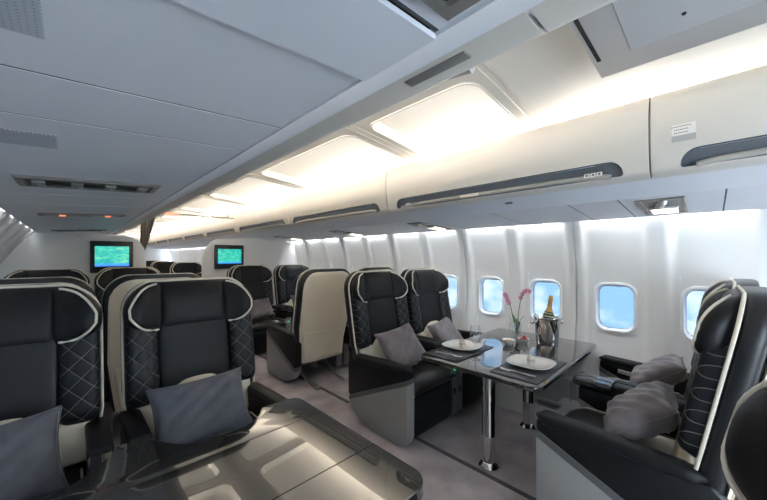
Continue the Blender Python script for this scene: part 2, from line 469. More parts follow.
def make_bin(side, length):
    root = thing('overhead_bin', '', 'bin')
    h = length / 2 - .004
    # body: lower strip towards the service panel, and the back/top
    bm = bmesh.new()
    body = [(2.185, 1.646), (2.06, 1.710), (1.985, 1.735), (1.945, 1.82), (1.940, 1.98), (1.965, 2.05), (2.2, 2.05), (2.22, 1.93), (2.93, 1.93), (2.93, 1.70), (2.19, 1.66)]
    hb = length / 2
    A = [bm.verts.new((S(x, side), -hb, z)) for x, z in body]; B = [bm.verts.new((S(x, side), hb, z)) for x, z in body]
    n = len(body)
    for k in range(n): bm.faces.new((A[k], A[(k + 1) % n], B[(k + 1) % n], B[k]))
    bm.faces.new(A); bm.faces.new(B)
    obj('body', bm, M['psu'], root, sharp=30)
    # door with the handle recess
    bm = bmesh.new()
    r0, r1 = -h + .10, h - .10
    zb, zt = 1.7285, 1.803
    hole = round_rect(r0, r1, zb, zt, (.012, .062, .062, .012), 6)
    f = lambda y, z: (S(door_x(z), side), y, z)
    zs_low = 1.7285 - .0005
    edge = ring_cell(bm, (-h, h, 1.728, 1.83), hole, f, 4)
    ys_ = sorted({round(p[1], 5) for p in ring_cell.outer if abs(p[2] - 1.83) < 1e-4} | {-h, h})
    grid(bm, ys_, [1.83] + [p[1] for p in DOOR[IA:IB + 1] if p[1] > 1.832], f)
    top = DOOR[IB:]
    grid(bm, [-h, h], list(range(len(top))), lambda y, i: (S(top[int(i)][0], side), y, top[int(i)][1]))
    bot = DOOR[:IA + 1]
    grid(bm, [-h, h], list(range(len(bot))), lambda y, i: (S(bot[int(i)][0], side), y, bot[int(i)][1]))
    # end caps
    for y in (-h, h):
        bm.faces.new([bm.verts.new((S(x, side), y, z)) for x, z in DOOR])
    bmesh.ops.remove_doubles(bm, verts=bm.verts, dist=.0003)
    d = obj('door', bm, M['bin'], root, sharp=40)
    # recess liner
    bm = bmesh.new()
    off = .026 * (1 if side > 0 else -1)
    ring0 = [f(a, b) for a, b in hole]; ring1 = [(p[0] + off, p[1], p[2]) for p in ring0]
    stack(bm, [ring0, ring1], (False, False)); 
    bm.faces.new([bm.verts.new(p) for p in ring1])
    obj('handle_recess', bm, M['slate'], d)
    bm = bmesh.new()
    xm = S(1.952, side)
    tube(bm, [(xm, r0 + .05, zb + .004), (xm, r0 + .12, zb + .014), (xm, r0 + .3, zb + .018), (xm, r1 - .3, zb + .018), (xm, r1 - .12, zb + .014), (xm, r1 - .05, zb + .004)], .013, 8)
    obj('handle', bm, M['lip'], d)
    return root

proto_bin = {1: make_bin(1, 1.735), -1: make_bin(-1, 1.735)}
index_kids()
binlab = {
    (1, 2): 'ivory overhead bin over the laid table, small white icon stickers by its handle slot',
    (1, 1): 'ivory overhead bin at the right edge carrying a white and grey sticker',
    (1, 3): 'ivory overhead bin above the window seats behind the laid table, next to the long one',
    (1, 4): 'ivory overhead bin above the seat turned away with the cream back',
    (-1, 2): 'left-row overhead bin crossing the top, dark latch on its rounded lower edge',
    (-1, 1): 'left-row overhead bin end at the very top, beyond the curved joint line',
    (-1, 3): 'left-row overhead bin, second rounded lower edge beyond the one with the dark latch',
    (-1, 4): 'left-row overhead bin, rounded edge running up to the brown curtain',
}
BINS = {}
for side in (1, -1):
    used = False
    for i in range(11):
        if i == 0: continue
        r = proto_bin[side] if not used else copy_tree(proto_bin[side]); used = True
        r.location = (0, (BIN_J[i] + BIN_J[i + 1]) / 2, 0)
        nth = ['', 'first', 'second', 'third', 'fourth', 'fifth', 'sixth', 'seventh'][max(0, i - 4)] if i > 4 else ''
        lab = binlab.get((side, i)) or '%s overhead bin of the %s row beyond the partitions with screens' % (nth, 'right' if side > 0 else 'left')
        tag(r, lab, 'overhead bin', 'overhead bins of the %s row' % ('right' if side > 0 else 'left'))
        BINS[(side, i)] = r

# stickers and latch on single bins
def sticker(root, y, z, w, h, m, lines=0):
    ring = [(door_x(z + b) - .0015, y + a, z + b) for a, b in ((-w / 2, -h / 2), (w / 2, -h / 2), (w / 2, h / 2), (-w / 2, h / 2))]
    bm = bmesh.new(); bm.faces.new([bm.verts.new(p) for p in ring])
    s = obj('sticker', bm, m, root)
    for k in range(lines):
        zz = z + h / 2 - h * (k + .7) / (lines + .4); ww = w * (.42 if k == 0 else .3)
        bm = bmesh.new()
        yy = y + w * .1
        n = 7
        for j in range(n):
            a0 = yy + ww - (2 * ww) * j / n; a1 = a0 - 2 * ww / n * .72
            bm.faces.new([bm.verts.new((door_x(zz + b) - .0025, a, zz + b)) for a, b in ((a0, -.0018), (a1, -.0018), (a1, .0018), (a0, .0018))])
        obj('print', bm, M['ink'], s)
b1 = BINS[(1, 1)]; yb = b1.location.y
sticker(b1, .085 - yb, 1.888, .078, .046, M['sticker'], 3)
sticker(b1, .085 - yb, 1.850, .078, .026, M['sticker_grey'], 0)
b2 = BINS[(1, 2)]; yb = b2.location.y
for k in range(3):
    bm = bmesh.new(); rbox(bm, (1.9335, .40 - yb + k * .028, 1.752), (.004, .024, .02), .001, 1)
    s = obj('sticker', bm, M['sticker'], b2)
    bm = bmesh.new(); rbox(bm, (1.9312, .40 - yb + k * .028, 1.752), (.002, .010, .011), .0005, 1); obj('pictogram', bm, M['ink'], s)
bm = bmesh.new(); rbox(bm, (1.936, 1.70 - yb, 1.750), (.004, .05, .018), .001, 1); obj('sticker', bm, M['sticker'], b2)
bm = bmesh.new(); rbox(bm, (1.936, 1.15 - yb, 1.745), (.008, .14, .022), .003, 2); obj('latch_plate', bm, M['bin'], b2)
b3 = BINS[(-1, 2)]; yb = b3.location.y
bm = bmesh.new(); rbox(bm, (.535, .395 - yb, 1.7125), (.026, .15, .006), .002, 2); obj('latch', bm, M['latch'], b3)
bm = bmesh.new(); rbox(bm, (2.10, .95 - yb + 0, 1.688), (.02, .05, .006), .002, 1, (0, math.radians(27), 0))
obj('lock', bm, M['slate'], b2)

# ------------------------------------------------------------------ service panels under the bins
PS_A, PS_B = (2.19, 1.648), (2.845, 1.604)
def ps_pt(t, dz=0): return (PS_A[0] + (PS_B[0] - PS_A[0]) * t, PS_A[1] + (PS_B[1] - PS_A[1]) * t + dz)
SEAM_L = [Y0, .27, .43, .745, .98, 2.15, 2.55, 3.35, 3.75, 4.35, 5.3, 6.6, 8, 9.5, 11, 12.5, 14, Y1]
SEAM_R = [Y0, -.05, .37, .62, 1.13, 1.72, 2.1, 2.95, 3.4, 3.9, 4.6, 5.3, 6.6, 8, 9.5, 11, 12.5, 14, Y1]
def trim(bm, m, sharp=30):
    tn[0] += 1
    return struct(obj('trim_%d' % tn[0], bm, m, sharp=sharp))
SL = math.atan2(PS_A[1] - PS_B[1], PS_B[0] - PS_A[0])
for side, seams in ((1, SEAM_R), (-1, SEAM_L)):
    for i, (a, b) in enumerate(zip(seams, seams[1:])):
        bm = bmesh.new()
        low = -.010 if (side < 0 and a == .27) else 0
        L = math.hypot(PS_B[0] - PS_A[0], PS_A[1] - PS_B[1])
        cx, cz = ps_pt(.5, .004 + low)
        rbox(bm, (0, 0, 0), (L, b - a - .007, .008), 0)
        bmesh.ops.rotate(bm, cent=(0, 0, 0), matrix=Euler((0, SL * side, 0)).to_matrix(), verts=bm.verts)
        bmesh.ops.translate(bm, vec=(S(cx, side), (a + b) / 2, cz), verts=bm.verts)
        trim(bm, M['psu'])
    for y in seams[1:-1]:
        bm = bmesh.new(); L = math.hypot(PS_B[0] - PS_A[0], PS_A[1] - PS_B[1]); cx, cz = ps_pt(.5, .005)
        rbox(bm, (0, 0, 0), (L, .0068, .008), 0)
        bmesh.ops.rotate(bm, cent=(0, 0, 0), matrix=Euler((0, SL * side, 0)).to_matrix(), verts=bm.verts)
        bmesh.ops.translate(bm, vec=(S(cx, side), y, cz), verts=bm.verts)
        trim(bm, M['gasket'])
    # dark closing board above the joints
    bm = bmesh.new()
    q = [ps_pt(0, .010), ps_pt(1, .010), ps_pt(1, .03), ps_pt(0, .03)]
    A = [bm.verts.new((S(x, side), Y0, z)) for x, z in q]; B = [bm.verts.new((S(x, side), Y1, z)) for x, z in q]
    for k in range(4): bm.faces.new((A[k], A[(k + 1) % 4], B[(k + 1) % 4], B[k]))
    trim(bm, M['gap'])
    # housing of the wall light above the panel edge
    bm = bmesh.new()
    q = [(2.845, 1.655), (2.845, 1.70), (3.0, 1.70), (3.0, 1.69), (2.86, 1.69), (2.86, 1.655)]
    A = [bm.verts.new((S(x, side) - (0 if side > 0 else .02), Y0, z)) for x, z in q]; B = [bm.verts.new((S(x, side) - (0 if side > 0 else .02), Y1, z)) for x, z in q]
    for k in range(6): bm.faces.new((A[k], A[(k + 1) % 6], B[(k + 1) % 6], B[k]))
    trim(bm, M['wall'])

def service_unit(side, y, t0, t1, wy, kind, label):
    """kind: 'slot' narrow slot with small fittings, 'open' large bronze/lens unit"""
    L = math.hypot(PS_B[0] - PS_A[0], PS_A[1] - PS_B[1]) * (t1 - t0)
    cx, cz = ps_pt((t0 + t1) / 2, 0)
    g = 'service units under the %s bins' % ('right' if side > 0 else 'left')
    root = thing('service_unit', label, 'service unit', (S(cx, side), y, cz), (0, SL * side, 0), g)
    bm = bmesh.new()
    hole = round_rect(-L / 2 + .02, L / 2 - .02, -wy / 2 + .012, wy / 2 - .012, .008, 2)
    ring_cell(bm, (-L / 2, L / 2, -wy / 2, wy / 2), hole, lambda a, b: (a, b, -.010), 1)
    rr = [(a, b, -.010) for a, b in hole]
    stack(bm, [rr, [(a, b, -.001) for a, b, c in rr]], (False, False))
    o = [(-L / 2, -wy / 2), (L / 2, -wy / 2), (L / 2, wy / 2), (-L / 2, wy / 2)]
    stack(bm, [[(a, b, -.010) for a, b in o], [(a * 1.03, b * 1.06, .0) for a, b in o]], (False, False))
    obj('bezel_rim', bm, M['unit_bezel'], root)  # plain bezel rim around the recess; it mounts nothing, no fixing is modelled
    bm = bmesh.new(); rbox(bm, (0, 0, -.0035), (L - .05, wy - .03, .004), 0); obj('recess', bm, M['unit_dark'], root)
    if kind == 'slot':
        bm = bmesh.new(); rbox(bm, (0, 0, -.010), (L - .10, .010, .010), .002, 1); obj('divider', bm, M['gap'], root)
        for k, u in enumerate((-.40, -.13, .13, .40)):
            bm = bmesh.new(); rbox(bm, (u * L * .92, 0, -.010), (.035, wy * .5, .014), .004, 2)
            f = obj('air_nozzle' if k in (0, 3) else 'reading_light', bm, M['unit_mid'], root)
            bm = bmesh.new(); lathe(bm, [(0, -.022), (.008, -.022), (.010, -.016)], 12, (u * L * .92, 0, 0)); obj('lens', bm, M['unit_mid'], f)
    elif kind == 'sign':
        for u in (-.25, .28):
            bm = bmesh.new(); rbox(bm, (u * L, 0, -.010), (.035, wy * .4, .012), .003, 2); obj('lit_sign', bm, M['sign_orange'], root)
        bm = bmesh.new(); rbox(bm, (.08 * L, 0, -.010), (.03, wy * .5, .012), .003, 2); obj('reading_light', bm, M['unit_mid'], root)
    else:
        s = side
        bm = bmesh.new(); rbox(bm, (s * L * .23, 0, -.009), (L * .36, wy * .6, .012), .004, 2); ln = obj('light_lens', bm, M['lens'], root)
        bm = bmesh.new(); rbox(bm, (s * L * .0, 0, -.009), (.014, wy * .7, .02), .003, 2); obj('divider', bm, M['steel'], root)
        for k, u in enumerate((-.36, -.24, -.12)):
            bm = bmesh.new(); lathe(bm, [(0, -.030), (.010, -.030), (.016, -.024), (.020, -.008), (.024, -.003)], 14, (s * L * u, (k - 1) * .012, 0)); obj('air_nozzle', bm, M['steel'], root)
    return root
service_unit(-1, .155, .03, .72, .17, 'slot', 'dark service recess at the top edge beside the rounded ceiling panel')
service_unit(-1, 1.78, .14, .785, .19, 'slot', 'long dark service slot, largest under the left bins, above the bare table seats')
service_unit(-1, 3.11, .12, .80, .115, 'sign', 'dark service slot under the left bins with two orange lit signs')
service_unit(-1, 4.95, .12, .80, .10, 'slot', 'thin service slot under the left bins close to the partition with the screen')
service_unit(1, .20, .12, .80, .20, 'open', 'service unit with bright lens above the facing seats at the right edge')
service_unit(1, 1.92, .12, .85, .16, 'open', 'service unit above the seats behind the laid table, next past the brightest one')
service_unit(1, 3.20, .12, .85, .15, 'open', 'service unit above the seat turned away with the cream back')
service_unit(1, 4.72, .12, .85, .14, 'open', 'service unit above the seats below the right screen')

def perforated(name):
    m = mat(name, (.36, .385, .44), .6)
    nt = m.node_tree; b = nt.nodes['Principled BSDF']; L = nt.links.new
    tc = nt.nodes.new('ShaderNodeTexCoord'); v = nt.nodes.new('ShaderNodeTexVoronoi'); v.inputs['Scale'].default_value = 140; v.inputs['Randomness'].default_value = 0
    cr = nt.nodes.new('ShaderNodeValToRGB'); cr.color_ramp.elements[0].position = .25; cr.color_ramp.elements[1].position = .35
    cr.color_ramp.elements[0].color = (.10, .11, .125, 1); cr.color_ramp.elements[1].color = (.44, .47, .53, 1)
    L(tc.outputs['Object'], v.inputs['Vector']); L(v.outputs['Distance'], cr.inputs[0]); L(cr.outputs[0], b.inputs['Base Color'])
    return m
M['perf'] = perforated('perforated_grille')
for y, wy, lab in ((.56, .13, 'perforated speaker grille in the panel at the top left corner'), (1.17, .13, 'smaller looking perforated grille at the left edge before the long service slot')):
    cx, cz = ps_pt(.733, .0005)
    bm = bmesh.new(); rbox(bm, (0, 0, 0), (.17, wy, .004), .0012, 1)
    o = tag(obj('speaker_grille', bm, M['perf'], loc=(S(cx, -1), y, cz), rot=(0, -SL, 0)), lab, 'grille')

# ------------------------------------------------------------------ ceiling with the lit cove panels
def ceil_z(x):
    d = abs(x - MX / 2)
    return 2.225 - .10 * d ** 1.25
RIBS = [YV, -1.5, .74] + [1.73 + 1.735 * k for k in range(9)]
RIBS = [r for r in RIBS if r < Y1 - .1] + [Y1]
bm = bmesh.new()
grid(bm, lin(.0, 2.56, 40), [YV, .71, 5.0, 10.0, Y1], lambda x, y: (x, y, ceil_z(x) + .075))
struct(obj('ceiling', bm, M['cove'], sharp=60))
for i, (a, b) in enumerate(zip(RIBS, RIBS[1:])):
    bm = bmesh.new()
    for s in (1, -1):
        f = lambda x, y: (S(x, s), y, ceil_z(x))
        if b <= .75:
            grid(bm, lin(MX / 2, 2.50, 20), lin(a + .004, b - .004, 4), f)
            continue
        hole = round_rect(1.42, 2.38, a + .085, b - .085, (.12, .12, .10, .10), 6)
        hole = [(x, y) for x, y in hole]
        e = ring_cell(bm, (MX / 2, 2.50, a + .004, b - .004), hole, f, 6)
        prof = [(0, 0), (.003, -.006), (.012, -.006), (.016, .004), (.024, .030), (.045, .056)]
        cx, cy = 1.90, (a + b) / 2
        rings = []
        for inset, dz in prof:
            ring = []
            for x, y in hole:
                xx = x + (cx - x) / abs(cx - 1.42) * inset if abs(x - cx) > 1e-6 else x
                yy = y + (cy - y) / max(.2, (b - a) / 2 - .085) * inset
                ring.append((S(xx, s), yy, ceil_z(xx) + dz))
            rings.append(ring)
        stack(bm, rings, (False, False))
    bmesh.ops.remove_doubles(bm, verts=bm.verts, dist=.0003)
    if b > .75:
        for s in (1, -1):
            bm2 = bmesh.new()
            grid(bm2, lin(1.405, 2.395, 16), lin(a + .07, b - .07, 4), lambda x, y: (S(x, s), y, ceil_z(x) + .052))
            lp = obj('ceiling_glow_panel', bm2, M['glow_panel'], sharp=60)  # panel surface with added emission standing in for cove light
            i_ = i - 2
            if s > 0:
                lab = ['short lit ceiling panel nearest the grey ceiling box, above the laid table', 'long lit ceiling panel, next after the short nearest one', 'lit ceiling panel, third counting from the grey ceiling box'][i_] if i_ < 3 else '%s lit ceiling panel counting from the grey ceiling box' % ['fourth', 'fifth', 'sixth', 'seventh', 'eighth', 'ninth', 'tenth'][i_ - 3]
                tag(lp, lab, 'ceiling light', 'lit ceiling panels above the right bins')
            else:
                tag(lp, 'lit ceiling panel on the other side of the ceiling spine, behind the left bins', 'ceiling light', 'lit ceiling panels above the left bins')
    # fine raised beads along the joint
    if b < Y1 - .1:
        for s in (1, -1):
            for dy in (-.03, .03):
                if b == .74 and dy < 0: continue
                tube(bm, [(S(x, s), b + dy, ceil_z(x) - .001) for x in lin(1.29, 2.44, 16)], .0045, 6)
    trim(bm, M['frame_ivory'], 40)

# dropped grey service box under the ceiling above the aisle
BZ = 2.10
t = thing('ceiling_box', 'grey dropped ceiling box with hatch seam at the top right above the aisle', 'ceiling box', (1.28, -.60, BZ))
bm = bmesh.new(); rbox(bm, (0, 0, .05), (.73, 1.866, .10), .005, 2); obj('housing', bm, M['box_grey'], t)
bm = bmesh.new(); rbox(bm, (-.078, -.05, -.001), (.57, 1.72, .006), .0015, 1); obj('hatch', bm, M['box_grey'], t)
bm = bmesh.new(); rbox(bm, (-.078, .8885*1.022, -.0015), (.57, .012, .006), 0); obj('hinge_gap', bm, M['gap'], t)
bm = bmesh.new(); lathe(bm, [(0, -.007), (.005, -.007), (.006, -.001)], 10, (.10, .66, -.002)); obj('catch', bm, M['gap'], t)

# ------------------------------------------------------------------ unseen entrance area behind the seats: two open doors added for daylight fill
for nm, x, sg in (('wall_added_doorway_left', WL - .02, -1), ('wall_added_doorway_right', WX + .02, 1)):
    bm = bmesh.new()
    d0, d1, dz = -2.95, -1.85, 1.95
    for a, b, c, d in ((YV, d0, 0, 2.3), (d1, Y0 + .02, 0, 2.3), (d0, d1, dz, 2.3)):
        rbox(bm, (x + sg * .04, (a + b) / 2, (c + d) / 2), (.08, b - a, d - c), 0)
    struct(obj(nm, bm, M['partition']))
for s_ in (-1, 1):
    bm = bmesh.new(); x0_, x1_ = (WL - .1, .14) if s_ < 0 else (2.42, WX + .1)
    rbox(bm, ((x0_ + x1_) / 2, (YV + Y0) / 2 - .0, 2.10), (x1_ - x0_, Y0 - YV + .06, .04), 0); trim(bm, M['partition'])
    bm = bmesh.new(); rbox(bm, ((x0_ + x1_) / 2, Y0 + .004, 1.98), (x1_ - x0_, .03, .30), 0); trim(bm, M['partition'])

# ------------------------------------------------------------------ partitions, screens, curtain
def partition(name, pts):
    bm = bmesh.new()
    f = bm.faces.new([bm.verts.new((x, YP, z)) for x, z in pts])
    ex = bmesh.ops.extrude_face_region(bm, geom=[f]); bmesh.ops.translate(bm, vec=(0, .05, 0), verts=[g for g in ex['geom'] if isinstance(g, bmesh.types.BMVert)])
    bmesh.ops.bevel(bm, geom=list(bm.edges), offset=.006, segments=2, affect='EDGES')
    return struct(obj(name, bm, M['partition'], sharp=40))
wl = [(-.30, 1.598), (-.44, 1.42), (-.57, 1.2), (-.615, .95), (-.57, .60), (-.50, .37), (-.335, .36), (-.335, 0)]
partition('partition_wall_left', [(.72, 0), (.72, 1.33), (.70, 1.44), (.655, 1.52), (.58, 1.575), (.49, 1.605)] + wl)
wr = [(1.40, 0), (1.40, 1.30), (1.43, 1.42), (1.52, 1.55), (1.60, 1.60), (2.20, 1.632), (2.83, 1.59), (2.89, 1.58), (2.97, 1.30), (3.0, .95), (2.96, .60), (2.90, .37), (2.785, .36), (2.785, 0)]
partition('partition_wall_right', wr)
def screen(x, z, w, h, label, seed):
    t = thing('wall_screen', label, 'screen', (x, YP, z), group='screens on the partitions')
    bm = bmesh.new(); rbox(bm, (0, -.02, 0), (w, .045, h), .008, 2); obj('bezel', bm, M['bezel'], t)
    bm = bmesh.new(); rbox(bm, (0, -.0425, .008), (w - .085, .006, h - .145), 0); obj('display', bm, screen_mat('aerial_map_%d' % seed, seed), t)
screen(.37, 1.325, .415, .395, 'black framed screen with green aerial picture on the left partition', 3)
screen(1.775, 1.325, .43, .37, 'black framed screen with green aerial picture on the right partition', 9)
# curtain drawn aside in the aisle opening
t = thing('aisle_curtain', 'brown pleated curtain gathered to a point at the end of the left partition', 'curtain', (.70, 5.42, 1.33))
bm = bmesh.new()
def cur(u, v):
    w = .03 + .15 * v ** .8; x0 = -.035 + .01 * v
    return (x0 + u * w, .02 * math.sin(u * 26) * (.4 + .6 * v), .60 * v - .03 * (1 - v) * (1 - u))
grid(bm, lin(0, 1, 60), lin(0, 1, 12), lambda u, v: cur(u, v))
bmesh.ops.solidify(bm, geom=list(bm.faces), thickness=.004)
obj('drape', bm, M['curtain'], t, sharp=70)
t = thing('curtain_rail', 'ivory rail across the aisle above the curtain with red lit exit sign', 'rail', (1.28, 5.42, 1.945))
bm = bmesh.new(); rbox(bm, (0, 0, 0), (1.22, .035, .024), .006, 2); obj('rail', bm, M['bin'], t)
bm = bmesh.new(); rbox(bm, (-.28, -.022, -.002), (.20, .012, .022), .003, 1); sgn = obj('exit_sign', bm, M['sign_red'], t)
for x in (-.52, .52):
    bm = bmesh.new(); rbox(bm, (x, 0, .10), (.02, .02, .2), .004, 1); obj('hanger', bm, M['bin'], t)

# ------------------------------------------------------------------ seats
def by(z): return .520 + .19 * (max(z, .42) - .45)
TOPZ = 1.20
def wsh(z):
    W, r = .325, .16
    if z > TOPZ - r:
        q = min(1, (z - (TOPZ - r)) / r); w = W - r + r * math.sqrt(max(0, 1 - q * q))
    else: w = W
    if z < .62: w -= .05 * ((.62 - z) / .4)
    return w

def make_seat(os):
    """os = side of the outer (shell) armrest in local x; the seat faces -y, its front at y=0"""
    root = thing('cabin_seat', '', 'seat')
    P = lambda name, bm, m, par=None, sharp=35: obj(name, bm, m, par or root, sharp)
    # --- cushion
    bm = bmesh.new()
    rings = []
    for i in range(15):
        t = i / 14; y = .0 + .53 * t
        hz = .062 * (1 - (1 - min(1, t / .16)) ** 2 * .75) if t < .16 else .062
        zc = .372 - .012 * t
        hz *= (1 - .6 * max(0, (t - .93) / .07))
        rings.append([(sup(5, k, 28)[0] * .256, y, zc + sup(3.2, k, 28)[1] * hz + .010 * (1 - (sup(5, k, 28)[0]) ** 2) * (1 if sup(5, k, 28)[1] > 0 else 0)) for k in range(28)])
    stack(bm, rings)
    cu = P('seat_cushion', bm, M['leather_seat'], sharp=50)
    for s in (1, -1):
        bm = bmesh.new(); tube(bm, [(s * .247, .012, .345), (s * .249, .03, .405), (s * .247, .08, .424), (s * .247, .2, .424), (s * .247, .45, .418)], .0045, 6)
        P('piping', bm, M['piping'], cu)
    bm = bmesh.new(); rbox(bm, (0, .40, .436), (.25, .24, .018), .007, 2); P('seat_insert', bm, M['cream'], cu)
    # --- leg rest: padded front
    bm = bmesh.new()
    rings = []
    for i in range(11):
        t = i / 10; z = .045 + .275 * t
        d = .045 + .012 * math.sin(PI * t); e = min(1, min(t, 1 - t) / .08) ** .5
        rings.append([(sup(6, k, 28)[0] * .254 * (.985 + .015 * e), .062 + sup(4, k, 28)[1] * d * (.75 + .25 * e), z) for k in range(28)])
    stack(bm, rings)
    P('leg_rest', bm, M['leather'], sharp=50)
    # --- under frame and legs
    bm = bmesh.new(); rbox(bm, (0, .33, .245), (.46, .40, .13), .02, 2); P('seat_frame', bm, M['dark_plastic'])
    for s in (1, -1):
        bm = bmesh.new()
        tube(bm, [(s * .17, .30, .20), (s * .17, .40, .17), (s * .17, .50, .10), (s * .17, .60, .035), (s * .17, .68, .018), (s * .17, .78, .014)], .017, 10)
        tube(bm, [(s * .17, .22, .20), (s * .17, .20, .10), (s * .17, .20, .012)], .017, 10)
        rbox(bm, (s * .17, .78, .012), (.05, .08, .02), .005, 2); rbox(bm, (s * .17, .20, .012), (.05, .07, .02), .005, 2)
        P('leg', bm, M['steel'])
    # --- outer side: armrest, leather panel, charcoal band, grey shell
    x0, x1 = os * .258, os * .336
    bm = bmesh.new()
    rings = []
    for i in range(17):
        t = i / 16; y = -.012 + .61 * t
        zc = .545 - .030 * t; e = min(1, min(t / .05, (1 - t) / .03)) ; e = math.sqrt(max(0.02, 1 - (1 - e) ** 2))
        rings.append([(os * .300 + sup(3.5, k, 20)[0] * .043 * e, y, zc + sup(3.5, k, 20)[1] * .028 * e) for k in range(20)])
    stack(bm, rings); P('armrest', bm, M['leather'], sharp=50)
    bm = bmesh.new(); prism(bm, [(.002, .535), (.60, .505), (.645, .46), (.645, .215), (.62, .20), (.0, .485)], x0, x1, .008); sp_ = P('side_panel', bm, M['leather'])
    bm = bmesh.new(); prism(bm, [(-.002, .487), (.625, .204), (.63, .165), (-.002, .452)], x0 - os * .004, x1 + os * .006, .004); P('trim_band', bm, M['band_grey'])
    bm = bmesh.new(); prism(bm, [(-.002, .455), (.632, .168), (.60, .11), (.54, .06), (.44, .025), (.30, .012), (.08, .012), (.02, .03), (.0, .08)], x0, x1 + os * .003, .008); P('side_shell', bm, M['seat_grey'])
    # --- inner side: flat two-section armrest over the grey console
    bm = bmesh.new(); rbox(bm, (-os * .2985, .385, .557), (.080, .37, .052), .014, 3, (-.03, 0, 0)); ia = P('armrest', bm, M['leather'], sharp=50)
    bm = bmesh.new(); rbox(bm, (-os * .2985, .098, .560), (.080, .20, .046), .013, 3, (-.03, 0, 0)); P('tray_pad', bm, M['arm_gloss'], ia)
    bm = bmesh.new(); prism(bm, [(.03, .53), (.56, .505), (.56, .30), (.40, .30), (.03, .46)], -os * .262, -os * .335, .006); P('side_panel', bm, M['leather'])
    bm = bmesh.new(); prism(bm, [(.04, .46), (.40, .305), (.52, .30), (.52, .05), (.04, .03)], -os * .258, -os * .337, .006); cn = P('console', bm, M['console_grey'])
    bm = bmesh.new(); rbox(bm, (-os * .298, .038, .22), (.03, .006, .05), .003, 2); P('socket', bm, M['dark_plastic'], cn)
    bm = bmesh.new(); rbox(bm, (-os * .298, .038, .40), (.010, .006, .010), .002, 2); P('indicator', bm, M['green_led'], cn)
    # --- back shell
    bm = bmesh.new()
    zs = [.26, .27, .30, .36, .42, .5, .58, .66, .75, .84, .93, 1.0, 1.05, 1.09, 1.12, 1.145, 1.165, 1.18, 1.19, 1.197, TOPZ]
    rings = []
    for z in zs:
        w = max(wsh(z), .03); hd = .062 - .02 * max(0, (z - 1.08) / .12) ** 2
        if z < .28: hd *= .7; w *= .97
        rings.append([(sup(4, k, 36)[0] * w, by(z) + .066 + sup(3, k, 36)[1] * hd, z) for k in range(36)])
    stack(bm, rings); sh = P('back_shell', bm, M['shell_black'], sharp=50)
    bm = bmesh.new()
    zz = [.50, .56, .62, .7, .78, .86, .93, 1.0, 1.05, 1.09, 1.12, 1.145, 1.165, 1.18, 1.19, 1.196]
    prof = lambda z, s: (s * (wsh(z) - .004), by(z) + .022, z)
    pts = [prof(z, -1) for z in zz] + [prof(z, 1) for z in reversed(zz)]
    tube(bm, pts, .0065, 7)
    P('piping', bm, M['piping'], sh)
    # --- cream cover on the rear with pocket
    bm = bmesh.new()
    rings = []
    zs2 = [.235, .245, .28, .34, .42, .5, .6, .7, .8, .9, 1.0, 1.06, 1.11, 1.14, 1.16, 1.172]
    for i, z in enumerate(zs2):
        w = wsh(z + .022) - .026; hd = .012
        if i == 0: hd, w = .004, w - .012
        if i == len(zs2) - 1: hd = .004
        yr = by(z) + .127 - .02 * max(0, (z - 1.08) / .12) ** 2
        rings.append([(sup(5, k, 28)[0] * w, yr + sup(2.5, k, 28)[1] * hd - .010 * (sup(5, k, 28)[0]) ** 4, z) for k in range(28)])
    stack(bm, rings); cv = P('back_cover', bm, M['cream'], sharp=50)
    bm = bmesh.new()
    rings = []
    for i, z in enumerate([.262, .27, .32, .38, .44, .5, .535, .545]):
        w = wsh(z) - .048; hd = .016 + .010 * math.sin(PI * min(1, i / 7))
        if i in (0, 7): hd = .008
        yr = by(z) + .138
        rings.append([(sup(5, k, 28)[0] * w, yr + sup(2.5, k, 28)[1] * hd * (1 - .25 * math.cos(3 * PI * sup(5, k, 28)[0])), z) for k in range(28)])
    stack(bm, rings); P('pocket', bm, M['cream'], cv)
    bm = bmesh.new()
    tube(bm, [(x, by(.54) + .158 - .012 * (x / .27) ** 4, .546 + .008 * (x / .27) ** 2) for x in lin(-.255, .255, 10)], .007, 7); P('hem', bm, M['cream'], cv)
    # --- front: centre panel, quilted bolsters
    bm = bmesh.new(); rings = []
    for i in range(17):
        t = i / 16; z = .46 + .56 * t; e = math.sqrt(max(.05, 1 - (1 - min(1, min(t, 1 - t) / .05)) ** 2))
        rings.append([(sup(6, k, 28)[0] * .178, by(z) + .012 + sup(3, k, 28)[1] * .028 * e, z) for k in range(28)])
    stack(bm, rings); P('back_cushion', bm, M['leather'], sharp=50)
    for s in (1, -1):
        bm = bmesh.new(); rings = []
        for i in range(21):
            t = i / 20; z = .575 + .44 * t; e = math.sqrt(max(.04, 1 - (1 - min(1, t / .14)) ** 2)) * math.sqrt(max(.04, 1 - (1 - min(1, (1 - t) / .05)) ** 2))
            ring = []
            for k in range(28):
                a, b = sup(3.2, k, 28)
                xx = .244 + a * .070 * (.55 + .45 * e)
                fw = .018 + .024 * (xx - .17) / .14
                ring.append((s * xx, by(z) + .015 + (b * (.030 + fw) if b < 0 else b * .03) * e, z))
            rings.append(ring)
        stack(bm, rings); P('side_bolster', bm, M['quilt'], sharp=50)
    # --- cream lumbar: low band and arch
    bm = bmesh.new(); rings = []
    for i in range(13):
        t = i / 12; z = .415 + .18 * t; e = math.sqrt(max(.08, 1 - (1 - min(1, min(t, 1 - t) / .12)) ** 2))
        rings.append([(sup(5, k, 28)[0] * .285, by(z) + .012 + sup(3, k, 28)[1] * .034 * e, z) for k in range(28)])
    stack(bm, rings)
    rings = []
